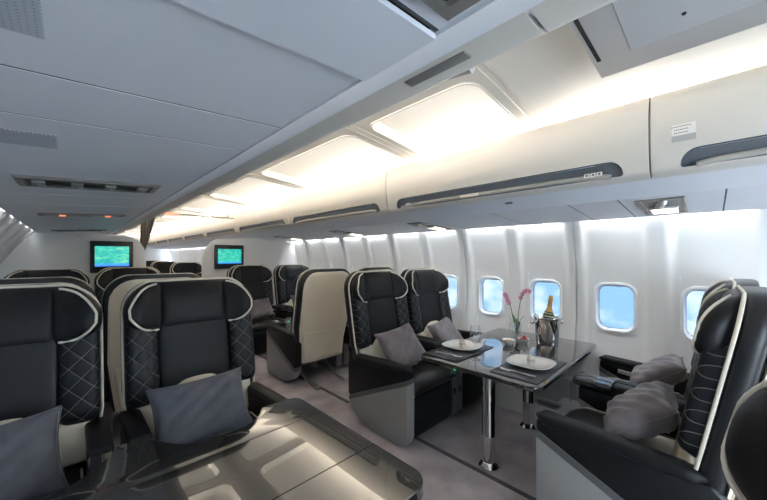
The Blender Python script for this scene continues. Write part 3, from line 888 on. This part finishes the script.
    for i in range(13):
        t = i / 12; z = .45 + .235 * t; w = .205 * math.sqrt(max(.004, 1 - t ** 2.2)) 
        rings.append([(sup(3, k, 28)[0] * w, by(z) + .005 + sup(2.4, k, 28)[1] * .047 * math.sqrt(max(.02, 1 - t ** 5)), z) for k in range(28)])
    stack(bm, rings)
    P('lumbar_pad', bm, M['cream'], sharp=50)
    # --- headrest: centre pad between two folded wings
    HZ, HH, HW = 1.062, .130, .322
    def hr_ring(u, grow=1.0, n=24):
        au = abs(u); sg = 1 if u >= 0 else -1
        w_ = max(0, (au - .45) / .55)
        xw = (.185 * w_ - .030 * w_ ** 3) / .155
        hh = HH * max(0, 1 - min(1, xw) ** 2.6) ** .42
        hh = max(hh, .004)
        zc = HZ - .020 * au ** 2
        dip = 1 - .28 * math.exp(-((au - .47) / .026) ** 2)
        th = (.046 + .008 * w_) * dip * math.sqrt(max(.02, 1 - max(0, (au - .72) / .28) ** 3))
        x = .15 * min(1, au / .45) + .185 * w_ - .030 * w_ ** 3
        yc = by(HZ) + .016 - .088 * w_ ** 1.7
        th_a = .95 * w_                                   # the wing turns inward as it comes forward
        ring = []
        for k in range(n):
            a, b = sup(2.5, k, n)
            ring.append((sg * (x + a * th * math.sin(th_a)), yc + .19 * b * hh + a * th * math.cos(th_a), zc + b * hh))
        return ring
    us = [-1, -.985, -.95, -.9, -.83, -.75, -.66, -.58, -.53, -.50, -.47, -.44, -.41, -.36, -.25, -.12, 0]
    us = us + [-u for u in reversed(us[:-1])]
    bm = bmesh.new(); stack(bm, [hr_ring(u) for u in us]); hr = P('headrest', bm, M['leather'], sharp=60)
    for s in (1, -1):
        uu = [.535, .57, .60, .67, .74, .80, .86, .91, .95, .98, .996]
        def edge(u, b):
            r = hr_ring(s * u, n=48); c = Vector((0, 0, 0))
            for p in r: c += Vector(p)
            c /= len(r)
            k = 15 if b > 0 else 31                      # front-top / front-bottom of the section
            q = Vector(r[k]); return q + (q - c).normalized() * .004
        pts = [edge(u, 1) for u in uu] + [edge(u, -1) for u in reversed(uu)]
        bm = bmesh.new(); tube(bm, pts, .0058, 7); P('piping', bm, M['piping'], hr)
    return root

PR = make_seat(1); PL = make_seat(-1)
index_kids()
used = {1: False, -1: False}
def place_seat(x, yfront, facing, outer, label, group):
    """facing -1: towards the camera (-y); +1: away (+y).  outer = world x side of the aisle shell"""
    os = outer if facing < 0 else -outer
    src = PR if os > 0 else PL
    r = src if not used[os] else copy_tree(src)
    used[os] = True
    r.location = (x, yfront, 0); r.rotation_euler = (0, 0, 0 if facing < 0 else PI)
    tag(r, label, 'seat', group)
    return r
XA, XB, XG, XH = 1.965, 2.645, .505, -.175
gl, gb = 'black seats around the laid table', 'black seats around the bare table'
seat = {}
seat['A'] = place_seat(XA, 1.44, -1, -1, 'black quilted aisle seat behind the laid table, grey side shell and mauve cushion, facing us', gl)
seat['B'] = place_seat(XB, 1.44, -1, 1, 'black quilted window seat behind the laid table and the wine glass, facing us', gl)
seat['C'] = place_seat(XA, .60, 1, -1, 'large black seat seen side-on at the right edge, aisle armrest in front', gl)
seat['D'] = place_seat(XB, .60, 1, 1, 'black window seat seen side-on beyond the large aisle one, control strip in its armrest', gl)
seat['E'] = place_seat(XG, .535, 1, 1, 'black seat in the bottom right corner, only its piped headrest wing showing', gb)
seat['G'] = place_seat(XG, 1.44, -1, 1, 'black quilted aisle seat behind the bare glossy table, slate cushion on it', gb)
seat['H'] = place_seat(XH - .04, 1.44, -1, -1, 'black quilted window seat at the left edge behind the bare glossy table', gb)
gr = 'seats turned away with cream backs'
seat['I'] = place_seat(XA - .03, 3.55, 1, -1, 'aisle seat turned away, full cream back cover with pocket and steel legs showing', gr)
seat['J'] = place_seat(XB, 3.55, 1, 1, 'window seat turned away, only a bit of cream back over the mauve-cushioned seat', gr)
seat['O'] = place_seat(XG - .03, 3.55, 1, 1, 'seat turned away, cream back edge framing the slate-cushioned aisle seat from behind', gr)
seat['P'] = place_seat(XH - .03, 3.55, 1, -1, 'seat turned away, cream strip of its back over the window seat at the left edge', gr)
gp = 'seats in front of the partitions'
seat['K'] = place_seat(XA - .03, 4.20, -1, -1, 'black aisle seat below the right partition screen, facing us', gp)
seat['L'] = place_seat(XB, 4.20, -1, 1, 'black window seat next to the right partition screen, facing us', gp)
seat['M'] = place_seat(XG, 4.20, -1, 1, 'black aisle seat below the left partition screen, facing us', gp)
seat['N'] = place_seat(XH, 4.20, -1, -1, 'black window seat at the far left by the left partition, facing us', gp)
gf = 'far seats through the aisle opening'
place_seat(1.86, 7.55, -1, -1, 'nearest and widest black seat seen through the gap between the partitions', gf)
place_seat(1.86, 9.95, -1, -1, 'second black seat through the gap between the partitions, half covered by the nearest', gf)
place_seat(1.86, 12.3, -1, -1, 'farthest black seat through the gap, close to the left partition edge', gf)

# control strip in the wall-side armrest of the window seat on the right
bm = bmesh.new(); rbox(bm, (-.2535, .20, .475), (.008, .17, .030), .003, 2, (-.1, 0, 0))
cp = obj('control_strip', bm, M['steel'], seat['D'])

# ------------------------------------------------------------------ pillows
def pillow_mesh(name, m, s=.40, th=.075, seed=1, s2=None):
    rnd = random.Random(seed); s2 = s2 or s
    bm = bmesh.new()
    n = 28; ax = lin(-1, 1, n)
    ph = [rnd.uniform(0, 6) for _ in range(6)]
    def f(u, v, sg):
        pin = 1 - .10 * (1 - abs(v) ** 2) * abs(u) ** 6 ; pinv = 1 - .10 * (1 - abs(u) ** 2) * abs(v) ** 6
        x, y = u * s / 2 * pin, v * s2 / 2 * pinv
        h = th * ((1 - u ** 4) * (1 - v ** 4)) ** .55
        wr = .0055 * math.sin(7 * u + ph[0] + 2 * math.sin(3 * v + ph[1])) * (abs(u) + abs(v)) * (1 - u ** 8) * (1 - v ** 8) + .004 * math.sin(13 * (u - v) + ph[2]) * (1 - u ** 8) * (1 - v ** 8)
        return (x, y, sg * h + wr)
    for sg in (1, -1): grid(bm, ax, ax, lambda u, v: f(u, v, sg))
    bmesh.ops.remove_doubles(bm, verts=bm.verts, dist=.0008)
    o = obj(name, bm, m, sharp=75)
    bm = bmesh.new(); edge = [f(u, -1, 0) for u in ax[:-1]] + [f(1, v, 0) for v in ax[:-1]] + [f(u, 1, 0) for u in reversed(ax[1:])] + [f(-1, v, 0) for v in reversed(ax[1:])]
    tube(bm, edge, .0035, 6, closed=True); obj('seam_piping', bm, m, o)
    return o
def place_pillow(loc, normal_az, tilt, roll, m, label, seed, s=.40, th=.07, s2=None):
    """pillow standing: its face turned to azimuth normal_az (deg from -y towards +x), tilted back by tilt, rolled in its plane"""
    o = pillow_mesh('cushion', m, s, th, seed, s2)
    R = Matrix.Rotation(math.radians(normal_az), 4, 'Z') @ Matrix.Rotation(math.radians(90 - tilt), 4, 'X') @ Matrix.Rotation(math.radians(roll), 4, 'Z')
    o.matrix_world = Matrix.Translation(loc) @ R
    tag(o, label, 'cushion', 'satin cushions on the seats')
    return o
PM, PSL = M['pillow_mauve'], M['pillow_slate']
place_pillow((1.92, 1.75, .600), -6, 38, 7, PM, 'mauve satin cushion on the aisle seat behind the laid table', 1, .40, .055, .34)
place_pillow((2.57, 1.77, .580), 0, 40, 8, PM, 'mauve satin cushion on the window seat behind the laid table', 2, .36, .055, .32)
place_pillow((1.955, .238, .588), 186, 52, 0, PM, 'plump mauve cushion in the side-on aisle seat at the right', 3, .37, .075, .32)
place_pillow((2.645, .238, .588), 182, 52, 4, PM, 'mauve cushion in the side-on window seat at the right', 4, .36, .07, .32)
place_pillow((.465, 1.755, .580), -3, 34, 2, PSL, 'slate satin cushion on the aisle seat behind the bare table', 5, .43, .06, .31)
place_pillow((-.225, 1.755, .580), 4, 34, 2, PSL, 'slate satin cushion on the window seat at the left edge', 6, .42, .06, .32)
place_pillow((1.935, 4.52, .58), 0, 38, 4, PM, 'cushion on the aisle seat below the right screen', 8, .38, .055, .32)
place_pillow((2.64, 4.52, .58), 0, 38, -4, PM, 'cushion on the far window seat next to the right partition', 9, .38, .055, .32)

# ------------------------------------------------------------------ tables
TZ = .644
def table_slab(bm, outline, z0, z1, bev=.010):
    f = bm.faces.new([bm.verts.new((x, y, z0)) for x, y in outline])
    ex = bmesh.ops.extrude_face_region(bm, geom=[f]); top = [g for g in ex['geom'] if isinstance(g, bmesh.types.BMVert)]
    bmesh.ops.translate(bm, vec=(0, 0, z1 - z0), verts=top)
    ts = set(top); es = [e for e in bm.edges if (e.verts[0] in ts) == (e.verts[1] in ts) and len(e.link_faces) == 2 and abs(e.verts[0].co.z - e.verts[1].co.z) < 1e-6]
    bmesh.ops.bevel(bm, geom=es, offset=bev, segments=3, affect='EDGES', profile=.6)
def post(parent, x, y, h, r=.042):
    bm = bmesh.new(); lathe(bm, [(r, .02), (r, h * .33), (r * 1.012, h * .332), (r * 1.012, h * .338), (r, h * .34), (r, h)], 32, (x, y, 0)); p = obj('leg', bm, M['chrome'], parent)
    bm = bmesh.new(); lathe(bm, [(r * 1.55, 0), (r * 1.55, .010), (r * 1.40, .018), (r * 1.10, .032), (r, .036)], 32, (x, y, 0)); obj('foot_flange', bm, M['chrome'], p)
    bm = bmesh.new(); rbox(bm, (x, y, h - .004), (.17, .17, .012), .004, 2); obj('mounting_plate', bm, M['dark_plastic'], p)

tr = thing('dining_table', 'dark lacquered table laid with plates and champagne by the windows', 'table', (0, 0, 0))
out = round_rect(1.735, 2.965, .622, 1.432, (.06, .02, .05, .06), 5)
bm = bmesh.new(); table_slab(bm, out, TZ - .030, TZ); obj('table_top', bm, M['table'], tr)
bm = bmesh.new(); rbox(bm, (2.35, 1.03, TZ - .042), (1.0, .62, .024), .006, 2); obj('under_frame', bm, M['dark_plastic'], tr)
post(tr, 1.90, .99, TZ - .05); post(tr, 2.56, 1.0, TZ - .05)

tl = thing('folding_table', 'bare glossy dark table in the lower left, three sections with fine seams', 'table', (0, 0, 0))
# outline with two scallops towards the seats
def scallop(x0, x1, yb, depth, n=14):
    """from x1 down to x0 along the seat edge, dipping by depth"""
    pts = []
    for k in range(n + 1):
        t = k / n; x = x1 + (x0 - x1) * t; e = max(0, 1 - abs(2 * t - 1) ** 3.2)
        pts.append((x, yb - depth * e))
    return pts
XE, YN, YF = .795, .60, 1.425
sects = []
s1, s2 = .865, 1.205
near = [(x, y) for x, y in ((-.50, YN),)] 
def corner(cx, cy, r, a0, a1, n=6): return [(cx + r * math.cos(a0 + (a1 - a0) * k / n), cy + r * math.sin(a0 + (a1 - a0) * k / n)) for k in range(n + 1)]
G_ = .0006
near = [(-.49, YN)] + corner(XE - .07, YN + .07, .07, -PI / 2, 0) + [(XE, s1 - G_), (-.49, s1 - G_)]
mid = [(-.49, s1 + G_), (XE, s1 + G_), (XE, s2 - G_), (-.49, s2 - G_)]
far = [(-.49, s2 + G_), (XE, s2 + G_)] + corner(XE - .05, YF - .05, .05, 0, PI / 2) + scallop(.24, .62, YF, .115) + [(.22, YF + .03), (.20, YF + .075), (.12, YF + .075), (.10, YF + .03)] + scallop(-.40, .08, YF, .115) + [(-.49, YF)]
bm = bmesh.new()
for ol in (near, mid, far): table_slab(bm, ol, TZ - .034, TZ, .0012)
obj('table_top', bm, M['table'], tl, sharp=30)
bm = bmesh.new(); rbox(bm, (.16, 1.02, TZ - .046), (1.15, .62, .024), .004, 2); obj('under_frame', bm, M['dark_plastic'], tl)
post(tl, .62, 1.02, TZ - .055); post(tl, 0.0, 1.02, TZ - .055)

# ------------------------------------------------------------------ table setting
def place_mat(c, rz, label):
    bm = bmesh.new(); rbox(bm, (0, 0, .003), (.50, .275, .006), .0025, 2)
    tag(obj('place_mat', bm, M['mat_black'], loc=(c[0], c[1], TZ), rot=(0, 0, rz)), label, 'place mat', 'place mats on the laid table')
def plate(c, rz, label):
    bm = bmesh.new(); rings = []
    for r, z in ((.06, .0), (.08, .001), (.095, .010), (.132, .021), (.134, .0235), (.131, .0245), (.095, .0145), (.08, .006), (.0, .005)):
        if r == 0: r = .002
        rings.append([(sup(3.0, k, 48)[0] * r, sup(3.0, k, 48)[1] * r, z) for k in range(48)])
    stack(bm, rings)
    tag(obj('dinner_plate', bm, M['porcelain'], loc=(c[0], c[1], TZ + .0062), rot=(0, 0, rz), sharp=60), label, 'plate', 'plates on the laid table')
def napkin(c, rz, label):
    bm = bmesh.new()
    for k, (r, h) in enumerate(((.020, .05), (.016, .053), (.011, .056))):
        rings = [[(r * math.cos(2 * PI * j / 20) * (1 + .05 * math.sin(3 * j)), r * math.sin(2 * PI * j / 20), z) for j in range(20)] for z in (0, .004, h - .004, h)]
        stack(bm, rings)
    t = obj('rolled_napkin', bm, M['linen'], loc=(c[0], c[1], TZ + .0062 + .0065), rot=(0, 0, rz))
    bm = bmesh.new(); lathe(bm, [(.0212, .018), (.023, .019), (.023, .031), (.0212, .032)], 20); obj('napkin_ring', bm, M['lip'], t)
    tag(t, label, 'napkin', 'napkins on the plates')
def fork(c, rz, label):
    bm = bmesh.new()
    tube(bm, [(0, -.095, .004), (0, -.06, .004), (0, 0, .006), (0, .035, .009), (0, .05, .006)], [.0055, .005, .003, .003, .005], 8)
    rbox(bm, (0, .060, .005), (.022, .026, .003), .001, 2)
    for k in range(4): tube(bm, [(-.009 + k * .006, .070, .005), (-.009 + k * .006, .09, .006), (-.0085 + k * .0057, .105, .010)], .0016, 6)
    tag(obj('fork', bm, M['steel'], loc=(c[0], c[1], TZ + .0065), rot=(0, 0, rz)), label, 'fork', 'cutlery on the laid table')
def knife(c, rz, label):
    bm = bmesh.new(); rbox(bm, (0, -.055, .004), (.013, .10, .006), .0025, 2); rbox(bm, (.002, .05, .004), (.016, .11, .0025), .001, 1)
    tag(obj('table_knife', bm, M['steel'], loc=(c[0], c[1], TZ + .0065), rot=(0, 0, rz)), label, 'knife', 'cutlery on the laid table')
def wineglass(c, label, h=.20):
    t = thing('wine_glass', label, 'glass', (c[0], c[1], TZ), group='wine glasses on the laid table')
    bm = bmesh.new(); lathe(bm, [(.033, 0), (.033, .002), (.010, .006), (.0045, .012)], 24); obj('foot', bm, M['crystal'], t)
    bm = bmesh.new(); lathe(bm, [(.0045, .012), (.0036, h * .3), (.004, h * .45)], 12); obj('stem', bm, M['crystal'], t)
    bm = bmesh.new(); lathe(bm, [(.004, h * .45), (.020, h * .5), (.032, h * .6), (.036, h * .72), (.033, h * .88), (.029, h), (.0278, h), (.0315, h * .88), (.0343, h * .72), (.030, h * .6), (.018, h * .51), (.002, h * .47)], 24); obj('bowl', bm, M['crystal'], t)
place_mat((2.03, 1.285), 0, 'black leather place mat nearer the mauve-cushioned aisle seat')
plate((2.09, 1.30), 0, 'white squarish plate on the mat by the mauve-cushioned aisle seat')
napkin((2.09, 1.30), .3, 'rolled beige napkin on the plate by the aisle seat facing us')
fork((1.86, 1.27), PI + .1, 'silver fork on the mat in front of the aisle seat facing us')
wineglass((1.93, 1.10), 'empty wine glass at the middle of the aisle end of the table', .225)
place_mat((2.03, .785), 0, 'black leather place mat nearer the side-on seats at the right')
plate((2.06, .79), 0, 'white squarish plate on the mat nearer the side-on seats')
napkin((2.06, .79), .3, 'rolled beige napkin on the plate nearer the side-on seats')
fork((1.86, .785), .05, 'silver fork on the mat nearer the side-on seats')
wineglass((2.27, .985), 'wine glass standing in front of the small fruit bowls', .225)

def ring_pts(n, r): return [(r * math.cos(2 * PI * k / n), r * math.sin(2 * PI * k / n)) for k in range(n)]
def bowl(c, label):
    bm = bmesh.new(); lathe(bm, [(.022, 0), (.024, .003), (.036, .018), (.044, .038), (.045, .042), (.042, .040), (.033, .019), (.018, .007), (.0, .006)], 28)
    tag(obj('fruit_bowl', bm, M['porcelain'], loc=(c[0], c[1], TZ), sharp=60), label, 'bowl', 'small bowls by the vase')
def berry(c, z, s, label):
    bm = bmesh.new(); lathe(bm, [(.0, 0), (.006, .003), (.012, .012), (.014, .019), (.010, .025), (0, .026)], 14)
    o = obj('strawberry', bm, M['berry'], loc=(c[0], c[1], z), rot=(s[0], s[1], s[2]))
    bm = bmesh.new()
    for k in range(5):
        a = 2 * PI * k / 5; v = [bm.verts.new(p) for p in ((0, 0, .027), (.006 * math.cos(a - .4), .006 * math.sin(a - .4), .0275), (.013 * math.cos(a), .013 * math.sin(a), .026), (.006 * math.cos(a + .4), .006 * math.sin(a + .4), .0275))]
        bm.faces.new(v)
    obj('leaf_cap', bm, M['leaf'], o)
    tag(o, label, 'strawberry', 'strawberries in the small bowls')
bc1 = (2.55, 1.035); bc2 = (2.43, 1.10)
bowl(bc1, 'small white bowl heaped with strawberries next to the champagne bucket')
bowl(bc2, 'small white bowl of berries beside the orchid vase, away from the bucket')
for i, (dx, dy, dz) in enumerate(((.018, 0, .020), (-.016, .012, .021), (-.004, -.019, .022), (.004, .020, .020), (0, 0, .036))):
    berry((bc1[0] + dx, bc1[1] + dy), TZ + dz, (random.uniform(-.6, .6), random.uniform(-.6, .6), i), 'red strawberry heaped in the bowl next to the champagne bucket')
for i, (dx, dy, dz) in enumerate(((.012, 0, .014), (-.012, .010, .014), (-.004, -.014, .015))):
    berry((bc2[0] + dx, bc2[1] + dy), TZ + dz, (random.uniform(-.6, .6), random.uniform(-.6, .6), i), 'red strawberry in the bowl beside the orchid vase')

# vase with orchid
vx, vy = 2.72, 1.16
t = thing('glass_vase', 'small clear vase holding the pink orchid on the laid table', 'vase', (vx, vy, TZ))
bm = bmesh.new(); lathe(bm, [(.026, 0), (.030, .004), (.034, .05), (.044, .105), (.041, .105), (.031, .05), (.026, .010), (0, .008)], 24); obj('body', bm, M['crystal'], t)
t = thing('orchid', 'pink orchid with two flower stems and dark green leaves in the vase', 'orchid', (vx, vy, TZ + .012))
def curve_pts(pts, n=10):
    P = [Vector(p) for p in pts]; out = []
    for i in range(n + 1):
        tt = i / n; q = P[:]
        while len(q) > 1: q = [a.lerp(b, tt) for a, b in zip(q, q[1:])]
        out.append(q[0])
    return out
stems = [curve_pts([(0, 0, 0), (-.02, .03, .18), (-.03, .05, .34), (-.10, .06, .355)]), curve_pts([(0, 0, 0), (.01, -.01, .2), (.01, -.02, .42), (.085, -.08, .375)])]
for s_ in stems:
    bm = bmesh.new(); tube(bm, s_, .0032, 6); obj('stem', bm, M['stem'], t)
for k, (a, L_, up) in enumerate(((.3, .13, .13), (2.2, .12, .15), (3.9, .13, .12), (5.2, .11, .17), (1.3, .10, .18))):
    bm = bmesh.new(); n = 8
    d = Vector((math.cos(a), math.sin(a), 0)); sd = Vector((-d.y, d.x, 0)); rows = []
    for i in range(n + 1):
        tt = i / n; c = d * (L_ * .55 * tt ** 1.4) + Vector((0, 0, up * tt * (1.35 - .45 * tt) + .02)); w = .017 * math.sin(PI * min(1, tt * .92 + .08)) ** .7
        rows.append([bm.verts.new(c - sd * w + Vector((0, 0, .004))), bm.verts.new(c), bm.verts.new(c + sd * w + Vector((0, 0, .004)))])
    for A, B in zip(rows, rows[1:]):
        for j in range(2): bm.faces.new((A[j], A[j + 1], B[j + 1], B[j]))
    obj('leaf', bm, M['leaf'], t)
for s_ in stems:
    for k in (6, 7, 8, 9, 10):
        p = s_[k] + Vector((random.uniform(-.008, .008), random.uniform(-.008, .008), random.uniform(-.006, .006)))
        bm = bmesh.new()
        az = random.uniform(-.5, .5) + math.radians(225)
        fd = Vector((math.cos(az), math.sin(az), random.uniform(-.1, .2))).normalized(); e1 = fd.cross(Vector((0, 0, 1))).normalized(); e2 = e1.cross(fd)
        for j in range(5):
            a = 2 * PI * j / 5 + .3; d = e1 * math.cos(a) + e2 * math.sin(a); q = e1 * -math.sin(a) + e2 * math.cos(a); R_ = .021
            v = [bm.verts.new(p + x) for x in (d * .002, d * R_ * .55 - q * R_ * .42 + fd * .003, d * R_ * .95 - q * R_ * .2, d * R_ * 1.0 + fd * -.002, d * R_ * .95 + q * R_ * .2, d * R_ * .55 + q * R_ * .42 + fd * .003)]
            bm.faces.new(v)
        fl = obj('flower', bm, M['petal'], t)
        bm = bmesh.new(); bmesh.ops.create_icosphere(bm, subdivisions=1, radius=.005, matrix=Matrix.Translation(p + fd * .004)); obj('lip', bm, M['petal_core'], fl)

# champagne bucket and bottle
cx, cy = 2.67, .90
t = thing('champagne_bucket', 'polished steel champagne bucket with knob handles on the laid table', 'bucket', (cx, cy, TZ))
bm = bmesh.new(); lathe(bm, [(.074, 0), (.078, .004), (.092, .19), (.097, .207), (.101, .213), (.098, .216), (.089, .208), (.075, .012), (0, .010)], 36); obj('body', bm, M['chrome'], t, sharp=50)
for a in (-.75, -.75 + PI):
    bm = bmesh.new(); d = Vector((math.cos(a), math.sin(a), 0)); tube(bm, [d * .088 + Vector((0, 0, .170)), d * .108 + Vector((0, 0, .172))], .007, 8); bmesh.ops.create_uvsphere(bm, u_segments=14, v_segments=10, radius=.014, matrix=Matrix.Translation(d * .118 + Vector((0, 0, .172)))); obj('handle', bm, M['chrome'], t)
t = thing('champagne_bottle', 'dark green champagne bottle with gold foil neck leaning in the bucket', 'bottle', (cx - .012, cy + .012, TZ + .030), (0, math.radians(8), math.radians(-45)))
bm = bmesh.new(); lathe(bm, [(.0, 0), (.040, 0), (.042, .01), (.042, .17), (.038, .20), (.026, .235), (.0165, .26), (.015, .27)], 28); obj('glass_body', bm, M['bottle'], t, sharp=60)
bm = bmesh.new(); lathe(bm, [(.0305, .226), (.0180, .258), (.0162, .275), (.0158, .315), (.0180, .318), (.0180, .326), (.0160, .330), (.0155, .347), (.012, .352), (0, .353)], 20); obj('foil', bm, M['foil'], t)
bm = bmesh.new(); lathe(bm, [(.0405, .188), (.0345, .210), (.0330, .216)], 28); obj('neck_label', bm, M['label_paper'], t)

# ------------------------------------------------------------------ light
def area(name, loc, rot, sx, sy, power, col, spread=180):
    l = bpy.data.lights.new(name, 'AREA'); l.shape = 'RECTANGLE'; l.size = sx; l.size_y = sy; l.energy = power; l.color = col; l.spread = math.radians(spread)
    o = bpy.data.objects.new(name, l); C.objects.link(o); o.location = loc; o.rotation_euler = rot
    return o
WARM = (1.0, .90, .78); COOL = (.93, .96, 1.0)
COVE, WASH = 4.4, 2.2
for side in (1, -1):
    # strip lamps at the outboard edge of every ceiling recess, shining inwards across the panel
    for a, b in zip(RIBS[2:], RIBS[3:]):
        x = 2.335
        area('cove_lamp', (S(x, side), (a + b) / 2, ceil_z(x) + .026), (0, math.radians(100 * side), 0), .04, b - a - .24, COVE * (b - a), WARM)
    # a weaker strip on top of the bins by the ceiling box
    for a, b, pw_ in ((-1.45, .15, .08), (.18, .66, .45)):
        area('cove_lamp', (S(2.40, side), (a + b) / 2, 1.985), (0, math.radians(118 * side), 0), .07, b - a, 22 * (b - a) * pw_, WARM)
    # wall washers in the slot above the windows
    for k in range(-2, 29, 2):
        yc = W0 + PITCH * (k + .5)                       # centre of a two-window panel
        x = 2.868 if side > 0 else -.325
        area('wall_lamp', (x, yc, 1.632), (0, math.radians(-12 if side > 0 else 12), 0), .025, .86, WASH, COOL, 150)

# ------------------------------------------------------------------ sky outside
w = bpy.data.worlds.new('sky'); sc.world = w; w.use_nodes = True
nt = w.node_tree; nt.nodes.clear(); L = nt.links.new
o = nt.nodes.new('ShaderNodeOutputWorld'); bg = nt.nodes.new('ShaderNodeBackground'); tc = nt.nodes.new('ShaderNodeTexCoord')
n = nt.nodes.new('ShaderNodeTexNoise'); n.inputs['Scale'].default_value = 8.0; n.inputs['Detail'].default_value = 6; n.inputs['Roughness'].default_value = .55
mp = nt.nodes.new('ShaderNodeMapping'); mp.inputs['Scale'].default_value = (1, 1, 1.6); mp.inputs['Location'].default_value = (.3, .1, .0)
cr = nt.nodes.new('ShaderNodeValToRGB'); cr.color_ramp.elements[0].position = .47; cr.color_ramp.elements[1].position = .62
cr.color_ramp.elements[0].color = (.42, .63, .80, 1); cr.color_ramp.elements[1].color = (1.0, .98, .96, 1)
L(tc.outputs['Generated'], mp.inputs[0]); L(mp.outputs[0], n.inputs['Vector']); L(n.outputs['Fac'], cr.inputs[0]); L(cr.outputs[0], bg.inputs[0]); L(bg.outputs[0], o.inputs[0])
bg.inputs[1].default_value = SKY

# ------------------------------------------------------------------ camera
cam = bpy.data.cameras.new('camera'); co = bpy.data.objects.new('camera', cam); C.objects.link(co)
cam.sensor_width = 36; cam.lens = 36 * 320 / 767; cam.shift_y = 6.5 / 767; cam.clip_start = .02; cam.clip_end = 200
co.location = (0, 0, 1.33); co.rotation_euler = (PI / 2, 0, -math.radians(44.3))
sc.camera = co

sc.view_settings.view_transform = 'Standard'; sc.view_settings.look = 'None'; sc.view_settings.gamma = 1; sc.view_settings.use_curve_mapping = False
sc.view_settings.exposure = 1.75
cy_ = sc.cycles
cy_.use_denoising = True
try: cy_.denoiser = 'OPENIMAGEDENOISE'; cy_.denoising_input_passes = 'RGB_ALBEDO_NORMAL'
except Exception: pass
cy_.max_bounces = 10; cy_.diffuse_bounces = 6; cy_.glossy_bounces = 5; cy_.transparent_max_bounces = 12
cy_.caustics_reflective = False; cy_.caustics_refractive = False; cy_.sample_clamp_indirect = 6
